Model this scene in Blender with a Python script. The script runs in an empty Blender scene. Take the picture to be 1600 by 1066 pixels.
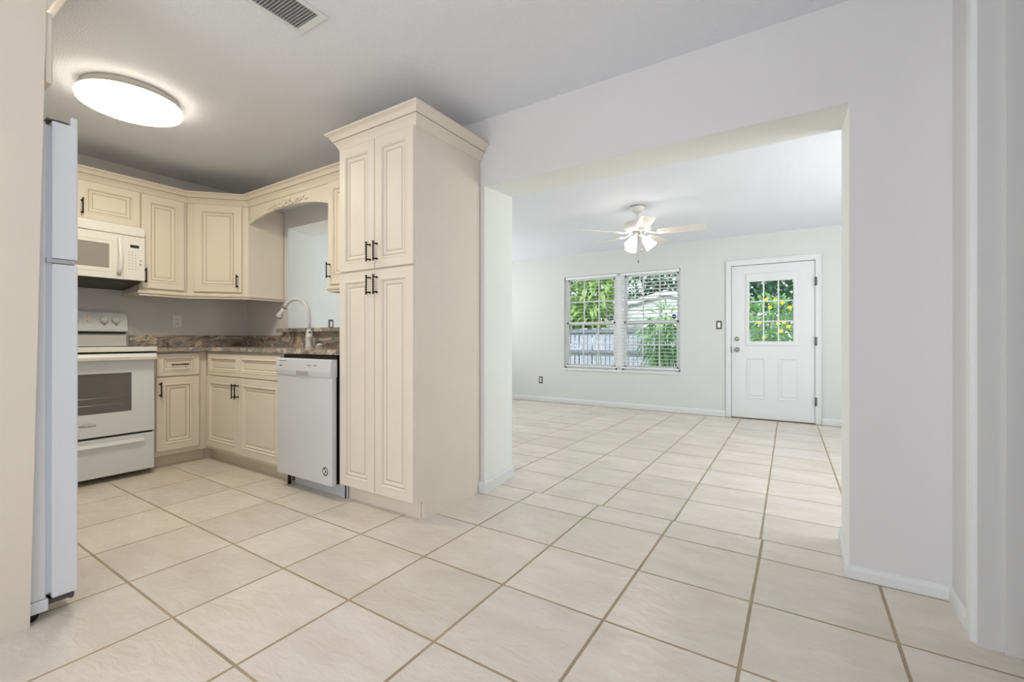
import bpy, bmesh, math, random
from math import sin, cos, pi, radians
from mathutils import Vector, Matrix
random.seed(7)
scene = bpy.context.scene
COL = scene.collection

# ---------------------------------------------------------------- camera, world, sun, added fill lights, exposure
YAW = math.atan2(448.5, 699.2)
cam_d = bpy.data.cameras.new('camera'); cam = bpy.data.objects.new('camera', cam_d); COL.objects.link(cam)
cam.location = (0, 0, 1.045); cam.rotation_euler = (pi / 2, 0, YAW)
cam_d.sensor_fit = 'HORIZONTAL'; cam_d.sensor_width = 36; cam_d.lens = 699.2 / 1600 * 36
cam_d.shift_y = -2.3 / 1600; cam_d.clip_start = 0.02; cam_d.clip_end = 200
scene.camera = cam
vs = scene.view_settings
scene.display_settings.display_device = 'sRGB'
vs.view_transform = 'Standard'; vs.look = 'None'; vs.gamma = 1.0; vs.use_curve_mapping = False
vs.exposure = 0.33
scene.cycles.use_denoising = True
scene.cycles.sample_clamp_indirect = 6.0
scene.cycles.diffuse_bounces = 6
scene.cycles.max_bounces = 14
scene.cycles.transparent_max_bounces = 24

world = bpy.data.worlds.new('world'); scene.world = world; world.use_nodes = True
wn = world.node_tree.nodes; wl = world.node_tree.links; wn.clear()
w_out = wn.new('ShaderNodeOutputWorld'); w_bg = wn.new('ShaderNodeBackground'); w_sky = wn.new('ShaderNodeTexSky')
w_sky.sky_type = 'NISHITA'; w_sky.sun_disc = False; w_sky.sun_elevation = radians(58); w_sky.sun_rotation = radians(200)
w_sky.air_density = 1.0; w_sky.dust_density = 2.5; w_sky.ozone_density = 1.0
w_bg.inputs['Strength'].default_value = 0.24
w_mix = wn.new('ShaderNodeMix'); w_mix.data_type = 'RGBA'; w_mix.inputs['Factor'].default_value = 0.85
w_mix.inputs[7].default_value = (4.2, 4.25, 4.3, 1)
wl.new(w_sky.outputs[0], w_mix.inputs[6]); wl.new(w_mix.outputs[2], w_bg.inputs[0]); wl.new(w_bg.outputs[0], w_out.inputs[0])

def add_light(name, kind, loc, aim, energy, color=(1, 1, 1), size=None, size_y=None, angle=None):
    d = bpy.data.lights.new(name, kind); o = bpy.data.objects.new(name, d); COL.objects.link(o)
    o.location = loc; d.energy = energy; d.color = color
    o.rotation_euler = Vector(aim).to_track_quat('-Z', 'Y').to_euler()
    if kind == 'AREA':
        d.shape = 'RECTANGLE'; d.size = size; d.size_y = size_y
    if angle is not None: d.angle = angle
    return o
add_light('sun', 'SUN', (0, -6, 12), (0.05, 0.8, -1.0), 3.0, (1.0, 0.96, 0.9), angle=radians(4))
# added fill lights at unseen openings, standing in for more daylight
add_light('fill_behind_camera', 'AREA', (-0.9, -3.12, 1.15), (0, 1, 0.9), 44, (0.96, 0.975, 1.0), 2.5, 2.1)
add_light('fill_living_right', 'AREA', (2.05, 4.1, 1.45), (-1, 0, 0.5), 46, (1.0, 1.0, 0.985), 2.2, 1.4)
add_light('fill_living_left', 'AREA', (-5.35, 5.0, 1.45), (1, -0.15, 0.6), 34, (1.0, 1.0, 0.985), 1.8, 1.4)

add_light('fill_dinette', 'AREA', (-2.55, -1.8, 1.45), (1, 0.35, 0.3), 24, (0.97, 0.98, 1.0), 1.5, 1.25)  # added fill at an unseen opening, brightens the east wall

# ---------------------------------------------------------------- materials
def srgb(r, g, b):
    f = lambda c: (c / 255 / 12.92) if c / 255 <= 0.04045 else ((c / 255 + 0.055) / 1.055) ** 2.4
    return (f(r), f(g), f(b), 1)
def mat(name, col, rough=0.5, metal=0.0, spec=0.5, bump=0.0, bscale=60.0, var=0.0, vscale=8.0, emit=None, estr=0.0, bdist=0.01):
    m = bpy.data.materials.new(name); m.use_nodes = True
    nt = m.node_tree; n = nt.nodes; l = nt.links; b = n['Principled BSDF']
    c = srgb(*col)
    b.inputs['Base Color'].default_value = c; b.inputs['Roughness'].default_value = rough
    b.inputs['Metallic'].default_value = metal; b.inputs['Specular IOR Level'].default_value = spec
    tc = n.new('ShaderNodeTexCoord')
    if var:
        nz = n.new('ShaderNodeTexNoise'); nz.inputs['Scale'].default_value = vscale; nz.inputs['Detail'].default_value = 5
        l.new(tc.outputs['Object'], nz.inputs['Vector'])
        rp = n.new('ShaderNodeValToRGB'); e = rp.color_ramp.elements
        e[0].position = 0.3; e[1].position = 0.7
        e[0].color = tuple(max(0, x * (1 - var)) for x in c[:3]) + (1,); e[1].color = tuple(min(1, x * (1 + var)) for x in c[:3]) + (1,)
        l.new(nz.outputs['Fac'], rp.inputs['Fac']); l.new(rp.outputs['Color'], b.inputs['Base Color'])
    if bump:
        nb = n.new('ShaderNodeTexNoise'); nb.inputs['Scale'].default_value = bscale; nb.inputs['Detail'].default_value = 3
        l.new(tc.outputs['Object'], nb.inputs['Vector'])
        bp = n.new('ShaderNodeBump'); bp.inputs['Strength'].default_value = bump; bp.inputs['Distance'].default_value = bdist
        l.new(nb.outputs['Fac'], bp.inputs['Height']); l.new(bp.outputs['Normal'], b.inputs['Normal'])
    if emit:
        b.inputs['Emission Color'].default_value = srgb(*emit); b.inputs['Emission Strength'].default_value = estr
    return m
M = {}
M['lav'] = mat('lavender_grey_wall_paint', (217, 217, 219), 0.6, bump=0.08, bscale=220, var=0.01, vscale=3)
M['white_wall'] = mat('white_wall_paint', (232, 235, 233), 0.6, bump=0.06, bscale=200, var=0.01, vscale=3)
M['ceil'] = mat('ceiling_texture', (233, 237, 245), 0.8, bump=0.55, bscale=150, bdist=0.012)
M['far_wall'] = mat('white_wall_paint_dimmed', (213, 216, 215), 0.6, bump=0.06, bscale=200, var=0.01, vscale=3)  # same white paint, colour darkened to offset too much light on this wall
M['trim'] = mat('white_trim_paint', (223, 226, 228), 0.35)
M['grey_trim'] = mat('grey_white_trim_paint', (212, 213, 214), 0.4)
M['cream'] = mat('cream_cabinet_paint', (226, 217, 203), 0.5, spec=0.35, var=0.015, vscale=5)
M['glaze'] = mat('brown_glaze', (142, 120, 92), 0.5)
M['kick'] = mat('cabinet_toe_kick', (218, 205, 188), 0.5, var=0.03, vscale=9)
M['iron'] = mat('oil_rubbed_bronze', (38, 31, 26), 0.42, metal=0.6)
M['appl'] = mat('white_enamel', (209, 213, 219), 0.22)
M['range'] = mat('range_white_enamel', (220, 226, 230), 0.22)
M['appl_warm'] = mat('bisque_white_enamel', (227, 226, 221), 0.28)
M['fridge'] = mat('fridge_white', (222, 226, 233), 0.32, bump=0.05, bscale=300)
M['gasket'] = mat('grey_gasket', (206, 213, 223), 0.6)
M['steel'] = mat('brushed_steel', (214, 216, 218), 0.3, metal=0.9)
M['nickel'] = mat('satin_nickel', (160, 158, 154), 0.32, metal=0.85)
M['hinge'] = mat('dull_hinge_metal', (112, 110, 106), 0.4, metal=0.6)
M['black'] = mat('black_plastic', (18, 18, 19), 0.5)
M['dark'] = mat('dark_grey_metal', (66, 64, 62), 0.45)
M['oven_glass'] = mat('oven_window_glass', (104, 100, 97), 0.12)
M['micro_glass'] = mat('microwave_window_screen', (150, 147, 138), 0.2)
M['print'] = mat('grey_print_and_duct_shade', (120, 121, 123), 0.5)
M['print_dark'] = mat('dark_print', (60, 60, 62), 0.5)
M['plate_white'] = mat('white_plate', (240, 240, 238), 0.4)
M['plate_dark'] = mat('bronze_cover_plate', (92, 89, 86), 0.4, metal=0.3)
M['vinyl'] = mat('white_vinyl_frame', (229, 231, 232), 0.35)
M['blind'] = mat('white_blind_slat', (234, 237, 240), 0.45)
M['fan'] = mat('fan_white', (222, 219, 212), 0.4)
M['shade'] = mat('lit_frosted_glass', (250, 246, 236), 0.5, emit=(255, 246, 234), estr=8.0)
M['lamp'] = mat('lit_acrylic_diffuser', (250, 250, 248), 0.5, emit=(255, 243, 219), estr=27.0)
M['lamp_side'] = mat('lit_acrylic_edge', (250, 250, 248), 0.5, emit=(255, 243, 219), estr=9.0)
M['lamp_base'] = mat('lamp_base_white', (205, 202, 195), 0.5)
M['navy'] = mat('navy_sticker', (30, 42, 104), 0.5)
M['faucet'] = mat('white_faucet_enamel', (216, 216, 220), 0.22)
M['brass'] = mat('antique_brass', (150, 118, 70), 0.35, metal=0.8)
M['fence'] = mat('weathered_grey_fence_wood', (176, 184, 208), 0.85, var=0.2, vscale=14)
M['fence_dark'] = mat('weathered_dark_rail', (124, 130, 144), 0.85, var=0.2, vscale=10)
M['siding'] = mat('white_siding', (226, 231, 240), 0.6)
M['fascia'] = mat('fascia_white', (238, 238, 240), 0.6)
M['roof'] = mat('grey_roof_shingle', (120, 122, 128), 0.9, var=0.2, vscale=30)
M['lawn'] = mat('lawn_green', (88, 120, 62), 0.9, var=0.3, vscale=4)
M['leaf_bright'] = mat('bright_green_leaf', (160, 192, 124), 0.45, var=0.3, vscale=2.5)
M['leaf_mid'] = mat('mid_green_leaf', (158, 200, 148), 0.5, var=0.3, vscale=2.5)
M['leaf_dark'] = mat('deep_green_leaf', (96, 136, 122), 0.55, var=0.35, vscale=0.8)
M['stem'] = mat('brown_stem', (110, 98, 80), 0.8)
M['petal'] = mat('yellow_petal', (255, 226, 60), 0.5)
M['mixed'] = mat('neutral_plaster', (200, 200, 198), 0.8)

def leaf_translucent(m, col):
    nt = m.node_tree; n = nt.nodes; l = nt.links; b = n['Principled BSDF']; out = n['Material Output']
    tr = n.new('ShaderNodeBsdfTranslucent'); tr.inputs[0].default_value = srgb(*col)
    mx = n.new('ShaderNodeMixShader'); mx.inputs[0].default_value = 0.35
    l.new(b.outputs[0], mx.inputs[1]); l.new(tr.outputs[0], mx.inputs[2]); l.new(mx.outputs[0], out.inputs[0])
leaf_translucent(M['leaf_bright'], (170, 214, 90)); leaf_translucent(M['leaf_mid'], (120, 190, 100)); leaf_translucent(M['leaf_dark'], (80, 130, 84))

def glass_mat():
    m = bpy.data.materials.new('window_glass'); m.use_nodes = True
    n = m.node_tree.nodes; l = m.node_tree.links; n.clear()
    o = n.new('ShaderNodeOutputMaterial'); t = n.new('ShaderNodeBsdfTransparent'); g = n.new('ShaderNodeBsdfGlossy')
    t.inputs[0].default_value = (0.97, 0.985, 0.98, 1); g.inputs['Roughness'].default_value = 0.02
    f = n.new('ShaderNodeFresnel'); f.inputs['IOR'].default_value = 1.25
    x = n.new('ShaderNodeMixShader'); l.new(f.outputs[0], x.inputs[0]); l.new(t.outputs[0], x.inputs[1]); l.new(g.outputs[0], x.inputs[2]); l.new(x.outputs[0], o.inputs[0])
    return m
M['glass'] = glass_mat()

def tile_mat():
    m = bpy.data.materials.new('cream_slate_tile'); m.use_nodes = True
    n = m.node_tree.nodes; l = m.node_tree.links; b = n['Principled BSDF']
    tc = n.new('ShaderNodeTexCoord')
    mp = n.new('ShaderNodeMapping'); mp.inputs['Scale'].default_value = (0.55, 1.2, 1); l.new(tc.outputs['Object'], mp.inputs[0])
    n1 = n.new('ShaderNodeTexNoise'); n1.inputs['Scale'].default_value = 5; n1.inputs['Detail'].default_value = 6; n1.inputs['Roughness'].default_value = 0.62; l.new(mp.outputs[0], n1.inputs['Vector'])
    rp = n.new('ShaderNodeValToRGB'); e = rp.color_ramp.elements
    e[0].position = 0.3; e[0].color = srgb(219, 209, 196); e[1].position = 0.72; e[1].color = srgb(234, 227, 217)
    l.new(n1.outputs['Fac'], rp.inputs[0])
    at = n.new('ShaderNodeAttribute'); at.attribute_name = 'tint'
    mx = n.new('ShaderNodeMix'); mx.data_type = 'RGBA'; mx.blend_type = 'MULTIPLY'; mx.inputs['Factor'].default_value = 1
    l.new(rp.outputs[0], mx.inputs[6]); l.new(at.outputs['Color'], mx.inputs[7]); l.new(mx.outputs[2], b.inputs['Base Color'])
    b.inputs['Specular IOR Level'].default_value = 0.5
    n2 = n.new('ShaderNodeTexNoise'); n2.inputs['Scale'].default_value = 16; n2.inputs['Detail'].default_value = 4; n2.inputs['Distortion'].default_value = 1.2; l.new(mp.outputs[0], n2.inputs['Vector'])
    n3 = n.new('ShaderNodeTexNoise'); n3.inputs['Scale'].default_value = 60; n3.inputs['Detail'].default_value = 3; l.new(mp.outputs[0], n3.inputs['Vector'])
    ad = n.new('ShaderNodeMath'); ad.operation = 'MULTIPLY_ADD'; ad.inputs[1].default_value = 0.22
    l.new(n3.outputs['Fac'], ad.inputs[0]); l.new(n2.outputs['Fac'], ad.inputs[2])
    bp = n.new('ShaderNodeBump'); bp.inputs['Strength'].default_value = 0.33; bp.inputs['Distance'].default_value = 0.012
    l.new(ad.outputs[0], bp.inputs['Height']); l.new(bp.outputs[0], b.inputs['Normal'])
    rr = n.new('ShaderNodeMapRange'); rr.inputs['To Min'].default_value = 0.11; rr.inputs['To Max'].default_value = 0.25
    l.new(n1.outputs['Fac'], rr.inputs['Value']); l.new(rr.outputs[0], b.inputs['Roughness'])
    return m
M['tile'] = tile_mat()
M['grout'] = mat('tan_grout', (168, 152, 126), 0.85, var=0.12, vscale=6)

def granite_mat():
    m = bpy.data.materials.new('brown_veined_granite'); m.use_nodes = True
    n = m.node_tree.nodes; l = m.node_tree.links; b = n['Principled BSDF']
    tc = n.new('ShaderNodeTexCoord'); mp = n.new('ShaderNodeMapping'); mp.inputs['Rotation'].default_value = (0.3, 0.5, 0.5); mp.inputs['Scale'].default_value = (1.5, 1.5, 2.8)
    l.new(tc.outputs['Object'], mp.inputs[0])
    n0 = n.new('ShaderNodeTexNoise'); n0.inputs['Scale'].default_value = 1.35; n0.inputs['Detail'].default_value = 7; n0.inputs['Roughness'].default_value = 0.6; n0.inputs['Distortion'].default_value = 2.2
    l.new(mp.outputs[0], n0.inputs['Vector'])
    rp = n.new('ShaderNodeValToRGB'); cr = rp.color_ramp
    cr.elements[0].position = 0.22; cr.elements[0].color = srgb(92, 98, 100)
    cr.elements[1].position = 0.80; cr.elements[1].color = srgb(226, 214, 198)
    for p, c in ((0.38, (124, 112, 104)), (0.46, (184, 170, 156)), (0.52, (120, 126, 126)), (0.58, (222, 208, 192)), (0.66, (172, 152, 134))):
        e = cr.elements.new(p); e.color = srgb(*c)
    l.new(n0.outputs['Fac'], rp.inputs[0])
    n1 = n.new('ShaderNodeTexNoise'); n1.inputs['Scale'].default_value = 70; n1.inputs['Detail'].default_value = 2; l.new(tc.outputs['Object'], n1.inputs['Vector'])
    r1 = n.new('ShaderNodeValToRGB'); r1.color_ramp.elements[0].position = 0.4; r1.color_ramp.elements[0].color = (0.55, 0.53, 0.5, 1); r1.color_ramp.elements[1].position = 0.6
    l.new(n1.outputs['Fac'], r1.inputs[0])
    mx = n.new('ShaderNodeMix'); mx.data_type = 'RGBA'; mx.blend_type = 'MULTIPLY'; mx.inputs['Factor'].default_value = 0.5
    l.new(rp.outputs[0], mx.inputs[6]); l.new(r1.outputs[0], mx.inputs[7]); l.new(mx.outputs[2], b.inputs['Base Color'])
    b.inputs['Roughness'].default_value = 0.14
    return m
M['granite'] = granite_mat()

# ---------------------------------------------------------------- mesh helpers
class MB:
    """collects shapes in one bmesh; build() links them as one mesh object"""
    def __init__(self): self.bm = bmesh.new()
    def _merge(self, b, mi, smooth=False):
        for f in b.faces:
            f.material_index = mi if mi is not None else f.material_index
            if smooth: f.smooth = True
        me = bpy.data.meshes.new('t'); b.to_mesh(me); b.free(); self.bm.from_mesh(me); bpy.data.meshes.remove(me)
    def box(self, x0, x1, y0, y1, z0, z1, mi=0, bev=0.0, seg=2):
        b = bmesh.new(); bmesh.ops.create_cube(b, size=1)
        x0, x1 = min(x0, x1), max(x0, x1); y0, y1 = min(y0, y1), max(y0, y1); z0, z1 = min(z0, z1), max(z0, z1)
        for v in b.verts:
            v.co = Vector(((x0 + x1) / 2 + v.co.x * (x1 - x0), (y0 + y1) / 2 + v.co.y * (y1 - y0), (z0 + z1) / 2 + v.co.z * (z1 - z0)))
        if bev: bmesh.ops.bevel(b, geom=list(b.edges), offset=min(bev, 0.45 * min(x1 - x0, y1 - y0, z1 - z0)), segments=seg, affect='EDGES', profile=0.6)
        self._merge(b, mi); return self
    def prism(self, poly, axis, a, c, mi=0, bev=0.0):
        """poly: 2D points; axis 'x': poly=(y,z), 'y': poly=(x,z), 'z': poly=(x,y); extruded a..c"""
        b = bmesh.new()
        def P(p, t): return {'x': (t, p[0], p[1]), 'y': (p[0], t, p[1]), 'z': (p[0], p[1], t)}[axis]
        A = [b.verts.new(P(p, a)) for p in poly]; C = [b.verts.new(P(p, c)) for p in poly]
        n = len(poly)
        b.faces.new(A); b.faces.new(C[::-1])
        for i in range(n): b.faces.new((A[i], C[i], C[(i + 1) % n], A[(i + 1) % n]))
        bmesh.ops.recalc_face_normals(b, faces=b.faces)
        if bev: bmesh.ops.bevel(b, geom=list(b.edges), offset=bev, segments=2, affect='EDGES')
        self._merge(b, mi); return self
    def hexa(self, lo, hi, mi=0):
        b = bmesh.new(); A = [b.verts.new(p) for p in lo]; C = [b.verts.new(p) for p in hi]
        b.faces.new(A[::-1]); b.faces.new(C)
        for i in range(4): b.faces.new((A[i], A[(i + 1) % 4], C[(i + 1) % 4], C[i]))
        bmesh.ops.recalc_face_normals(b, faces=b.faces); self._merge(b, mi); return self
    def tube(self, pts, radii, seg=10, mi=0, cap=True, flat=None):
        pts = [Vector(p) for p in pts]
        if not hasattr(radii, '__len__'): radii = [radii] * len(pts)
        b = bmesh.new(); rings = []
        t0 = (pts[1] - pts[0]).normalized(); up = Vector((0, 0, 1)) if abs(t0.z) < 0.9 else Vector((1, 0, 0))
        nrm = t0.cross(up).normalized()
        for i, p in enumerate(pts):
            t = (pts[min(i + 1, len(pts) - 1)] - pts[max(i - 1, 0)]).normalized()
            nrm = (nrm - t * nrm.dot(t)).normalized(); bn = t.cross(nrm)
            rings.append([b.verts.new(p + (nrm * cos(2 * pi * k / seg) + bn * sin(2 * pi * k / seg)) * radii[i]) for k in range(seg)])
        for i in range(len(rings) - 1):
            for k in range(seg):
                f = b.faces.new((rings[i][k], rings[i][(k + 1) % seg], rings[i + 1][(k + 1) % seg], rings[i + 1][k])); f.smooth = True
        if cap: b.faces.new(rings[0][::-1]); b.faces.new(rings[-1])
        bmesh.ops.recalc_face_normals(b, faces=b.faces)
        self._merge(b, mi); return self
    def lathe(self, prof, c=(0, 0, 0), seg=28, mi=0, mtx=None, sharp=()):
        """prof: (r, z) list, turned about local z, then moved by mtx / c"""
        b = bmesh.new(); rings = []
        for r, z in prof:
            if r < 1e-6: rings.append([b.verts.new((0, 0, z))])
            else: rings.append([b.verts.new((r * cos(2 * pi * k / seg), r * sin(2 * pi * k / seg), z)) for k in range(seg)])
        for i in range(len(rings) - 1):
            A, B = rings[i], rings[i + 1]
            for k in range(seg):
                vs_ = []
                for v in (A[k % len(A)], A[(k + 1) % len(A)], B[(k + 1) % len(B)], B[k % len(B)]):
                    if v not in vs_: vs_.append(v)
                if len(vs_) >= 3:
                    f = b.faces.new(vs_); f.smooth = True
        bmesh.ops.recalc_face_normals(b, faces=b.faces)
        if mtx is not None: bmesh.ops.transform(b, matrix=mtx, verts=b.verts)
        bmesh.ops.translate(b, vec=c, verts=b.verts)
        self._merge(b, mi); return self
    def sweep(self, path, prof, side=1, mi=0, lines=(), li=1):
        """path: (x,y) list; prof: (out, z) list closed with the path line; mitred at the corners"""
        b = bmesh.new(); P = [Vector(p) for p in path]; n = len(P); rows = []
        for i in range(n):
            d0 = (P[i] - P[i - 1]).normalized() if i > 0 else (P[1] - P[0]).normalized()
            d1 = (P[i + 1] - P[i]).normalized() if i < n - 1 else d0
            n0 = Vector((d0.y, -d0.x)) * side; n1 = Vector((d1.y, -d1.x)) * side
            m = (n0 + n1).normalized(); k = 1 / max(0.3, m.dot(n0))
            rows.append([b.verts.new((P[i].x + m.x * k * o, P[i].y + m.y * k * o, z)) for o, z in prof])
        q = len(prof)
        for i in range(n - 1):
            for j in range(q):
                f = b.faces.new((rows[i][j], rows[i][(j + 1) % q], rows[i + 1][(j + 1) % q], rows[i + 1][j]))
                f.material_index = li if j in lines else mi
        b.faces.new(rows[0]); b.faces.new(rows[-1][::-1])
        bmesh.ops.recalc_face_normals(b, faces=b.faces)
        self._merge(b, None); return self
    def panel(self, x0, x1, z0, z1, yb, loops, mi=0, gi=1, groove=()):
        """raised-panel front facing -y; loops: (inset, depth out of yb)"""
        b = bmesh.new(); rows = []
        for ins, dep in loops:
            rows.append([b.verts.new(p) for p in ((x0 + ins, yb - dep, z0 + ins), (x1 - ins, yb - dep, z0 + ins), (x1 - ins, yb - dep, z1 - ins), (x0 + ins, yb - dep, z1 - ins))])
        for i in range(len(rows) - 1):
            for k in range(4):
                f = b.faces.new((rows[i][k], rows[i][(k + 1) % 4], rows[i + 1][(k + 1) % 4], rows[i + 1][k])); f.material_index = gi if i in groove else mi
        b.faces.new(rows[0][::-1]); f = b.faces.new(rows[-1]); f.material_index = mi
        bmesh.ops.recalc_face_normals(b, faces=b.faces)
        self._merge(b, None); return self
    def build(self, name, mats, parent=None, kind=None, label=None):
        me = bpy.data.meshes.new(name); self.bm.to_mesh(me); self.bm.free()
        for m in (mats if isinstance(mats, (list, tuple)) else [mats]): me.materials.append(m)
        o = bpy.data.objects.new(name, me); COL.objects.link(o)
        if parent is not None: o.parent = parent
        if kind: o['kind'] = kind
        if label: o['label'] = label
        return o

def thing(name, label, cat, loc=(0, 0, 0), rotz=0.0, group=None):
    o = bpy.data.objects.new(name, None); COL.objects.link(o); o.empty_display_size = 0.05
    o.location = loc; o.rotation_euler = (0, 0, rotz); o['label'] = label; o['category'] = cat
    if group: o['group'] = group
    return o
def tag(o, label, cat, group=None):
    o['label'] = label; o['category'] = cat
    if group: o['group'] = group
    return o
def struct(name, label=None, cat=None):
    o = bpy.data.objects.new(name, None); COL.objects.link(o); o.empty_display_size = 0.05; o['kind'] = 'structure'
    if label: o['label'] = label; o['category'] = cat
    return o
def text_part(name, s, size, mtx, m, parent, extrude=0.0004, space=1.0):
    cu = bpy.data.curves.new(name, 'FONT'); cu.body = s; cu.size = size; cu.extrude = extrude; cu.align_x = 'CENTER'; cu.align_y = 'CENTER'; cu.space_character = space
    tmp = bpy.data.objects.new(name + '_tmp', cu); COL.objects.link(tmp)
    dg = bpy.context.evaluated_depsgraph_get(); me = bpy.data.meshes.new_from_object(tmp.evaluated_get(dg))
    bpy.data.objects.remove(tmp); me.transform(mtx); me.materials.clear(); me.materials.append(m)
    o = bpy.data.objects.new(name, me); COL.objects.link(o); o.parent = parent
    return o

# ---------------------------------------------------------------- setting
YW, YB, YF = 2.46, 2.90, 6.66          # kitchen side / living side of the thick wall, window wall
XS, XR = -4.88, 0.517                  # stove wall, right wall of the kitchen
ZK, ZL = 2.54, 2.425                   # ceilings
XLL, XLR = -5.2, 1.9                   # living room side walls

def build_floor():
    mb = MB(); bm = mb.bm; tint = bm.loops.layers.color.new('tint')
    def tiles(xa, xb, ys, gx, gy):
        ya, yb = ys[0], ys[-1]
        def X(i, y): return xa[i] + (xb[i] - xa[i]) * (y - ya) / (yb - ya)
        for i in range(len(xa) - 1):
            for j in range(len(ys) - 1):
                y0, y1 = ys[j] + gy, ys[j + 1] - gy
                c = 1 - random.random() * 0.045; w = (random.random() - 0.5) * 0.02; e = 0.0025
                def ring(d, z): return [bm.verts.new(p) for p in ((X(i, y0) + gx + d, y0 + d, z), (X(i + 1, y0) - gx - d, y0 + d, z), (X(i + 1, y1) - gx - d, y1 - d, z), (X(i, y1) + gx + d, y1 - d, z))]
                lo, hi = ring(0, -0.004), ring(e, 0)
                fs = [bm.faces.new(hi)] + [bm.faces.new((lo[k], lo[(k + 1) % 4], hi[(k + 1) % 4], hi[k])) for k in range(4)]
                for f in fs:
                    for lp in f.loops: lp[tint] = (c, c, c * (1 - w), 1)
    kx = [-5.2, -4.76, -4.29, -3.815, -3.345, -2.88, -2.432, -1.982, -1.52, -1.063, -0.614, -0.160, 0.288, 0.74, 1.19, 1.64, 2.0]
    tiles(kx, kx, [2.443 - 0.4287 * k for k in range(13, -1, -1)], 0.0036, 0.003)
    la = [-0.17 + 0.4355 * k for k in range(-12, 6)]; lb = [-0.228 + 0.415 * k for k in range(-12, 6)]
    tiles(kx, kx, [2.443, 2.672], 0.0036, 0.003)
    tiles(la, lb, [2.672 + 0.3985 * k for k in range(10)] + [6.6], 0.0034, 0.0032)
    n0 = len(bm.faces)
    mb.box(-5.3, 2.1, -3.2, 6.9, -0.12, -0.0007, 1)
    return mb.build('floor', [M['tile'], M['grout']], kind='structure')
build_floor()

def wall(name, boxes, mats, pick=None):
    mb = MB()
    for bx in boxes:
        if bx[0] == 'hexa': mb.hexa(bx[1], bx[2])
        elif isinstance(bx[0], str): mb.prism(bx[1], bx[0], bx[2], bx[3])
        else: mb.box(*bx)
    if pick:
        for f in mb.bm.faces: f.material_index = pick(f)
    return mb.build(name, mats, kind='structure')
PTX0, PTX1, PTZ0, PTZ1 = -4.138, -2.56, 1.11, 2.11
DX0, DX1 = -1.80, 0.187
def north_pick(f):
    c = f.calc_center_median()
    return 0 if (f.normal.y < -0.9 and c.y < YW + 0.02) else 1
wall('wall_north', [
    ('z', [(XS - 0.3, YW), (PTX0, YW), (PTX0 - 0.235, YB), (XS - 0.6, YB)], 0, ZK),
    ('z', [(PTX0, YW), (PTX1, YW), (PTX1, YB), (PTX0 - 0.235, YB)], 0, PTZ0),
    ('hexa', [(PTX0, YW, PTZ1), (PTX1, YW, PTZ1), (PTX1, YB, PTZ1 + 0.035), (PTX0 - 0.235, YB, PTZ1 + 0.035)], [(PTX0, YW, ZK), (PTX1, YW, ZK), (PTX1, YB, ZK), (PTX0 - 0.235, YB, ZK)]),
    ('z', [(PTX1, YW), (DX0, YW), (DX0 - 0.06, YB), (PTX1, YB)], 0, ZK),
    ('hexa', [(DX0, YW, 2.088), (DX1, YW, 2.088), (DX1, YB, 2.142), (DX0 - 0.06, YB, 2.142)], [(DX0, YW, ZK), (DX1, YW, ZK), (DX1, YB, ZK), (DX0 - 0.06, YB, ZK)]),
    (DX1, 2.05, YW, YB, 0, ZK)], [M['lav'], M['white_wall']], north_pick)
wall('wall_west', [(XS - 0.12, XS, -0.5, YW, 0, ZK)], M['lav'])
wall('wall_fridge', [(XS - 0.12, -2.37, -0.47, -0.35, 0, ZK), (-2.47, -2.37, -3.1, -2.6, 0, ZK), (-2.47, -2.37, -1.0, -0.47, 0, ZK), (-2.47, -2.37, -2.6, -1.0, 0, 0.8), (-2.47, -2.37, -2.6, -1.0, 2.1, ZK)], M['lav'])
# right wall of the kitchen with a cased opening to the hall
OY0, OY1, OZ = 1.22, 2.155, 2.75
wall('wall_east', [(XR, XR + 0.105, OY1, YW, 0, ZK), (XR, XR + 0.105, -3.1, OY0, 0, ZK)], M['lav'])
wall('wall_hall', [(1.75, 1.85, 0.4, YW, 0, ZK), (XR + 0.105, 1.85, 0.3, 0.4, 0, ZK)], M['lav'])
wall('wall_south', [(-2.47, -2.2, -3.2, -3.08, 0, ZK), (0.4, XR + 0.105, -3.2, -3.08, 0, ZK), (-2.2, 0.4, -3.2, -3.08, 2.2, ZK)], M['lav'])
WX0, WX1, WZ0, WZ1 = -3.255, -1.425, 0.575, 2.062        # double window
EX0, EX1, EZ1 = -0.775, 0.176, 2.035                     # garden door opening
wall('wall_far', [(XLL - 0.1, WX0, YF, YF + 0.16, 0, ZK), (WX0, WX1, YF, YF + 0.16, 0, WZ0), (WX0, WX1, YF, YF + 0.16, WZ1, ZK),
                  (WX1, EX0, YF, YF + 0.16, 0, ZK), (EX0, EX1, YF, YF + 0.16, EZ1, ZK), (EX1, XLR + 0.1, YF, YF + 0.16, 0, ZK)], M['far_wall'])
wall('wall_living_left', [(XLL - 0.1, XLL, YB, 4.0, 0, ZK), (XLL - 0.1, XLL, 4.0, 6.0, 0, 0.7), (XLL - 0.1, XLL, 4.0, 6.0, 2.2, ZK), (XLL - 0.1, XLL, 6.0, YF, 0, ZK)], M['white_wall'])
wall('wall_living_right', [(XLR, XLR + 0.1, YB, 3.0, 0, ZK), (XLR, XLR + 0.1, 3.0, 5.2, 0, 0.7), (XLR, XLR + 0.1, 3.0, 5.2, 2.2, ZK), (XLR, XLR + 0.1, 5.2, YF, 0, ZK)], M['white_wall'])
MB().box(XS - 0.2, 2.05, -3.25, YW + 0.02, ZK, ZK + 0.15).build('ceiling', M['ceil'], kind='structure')
MB().box(XLL - 0.15, XLR + 0.15, YB - 0.03, YF + 0.2, ZL, ZL + 0.26).build('ceiling_living', M['ceil'], kind='structure')

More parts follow.
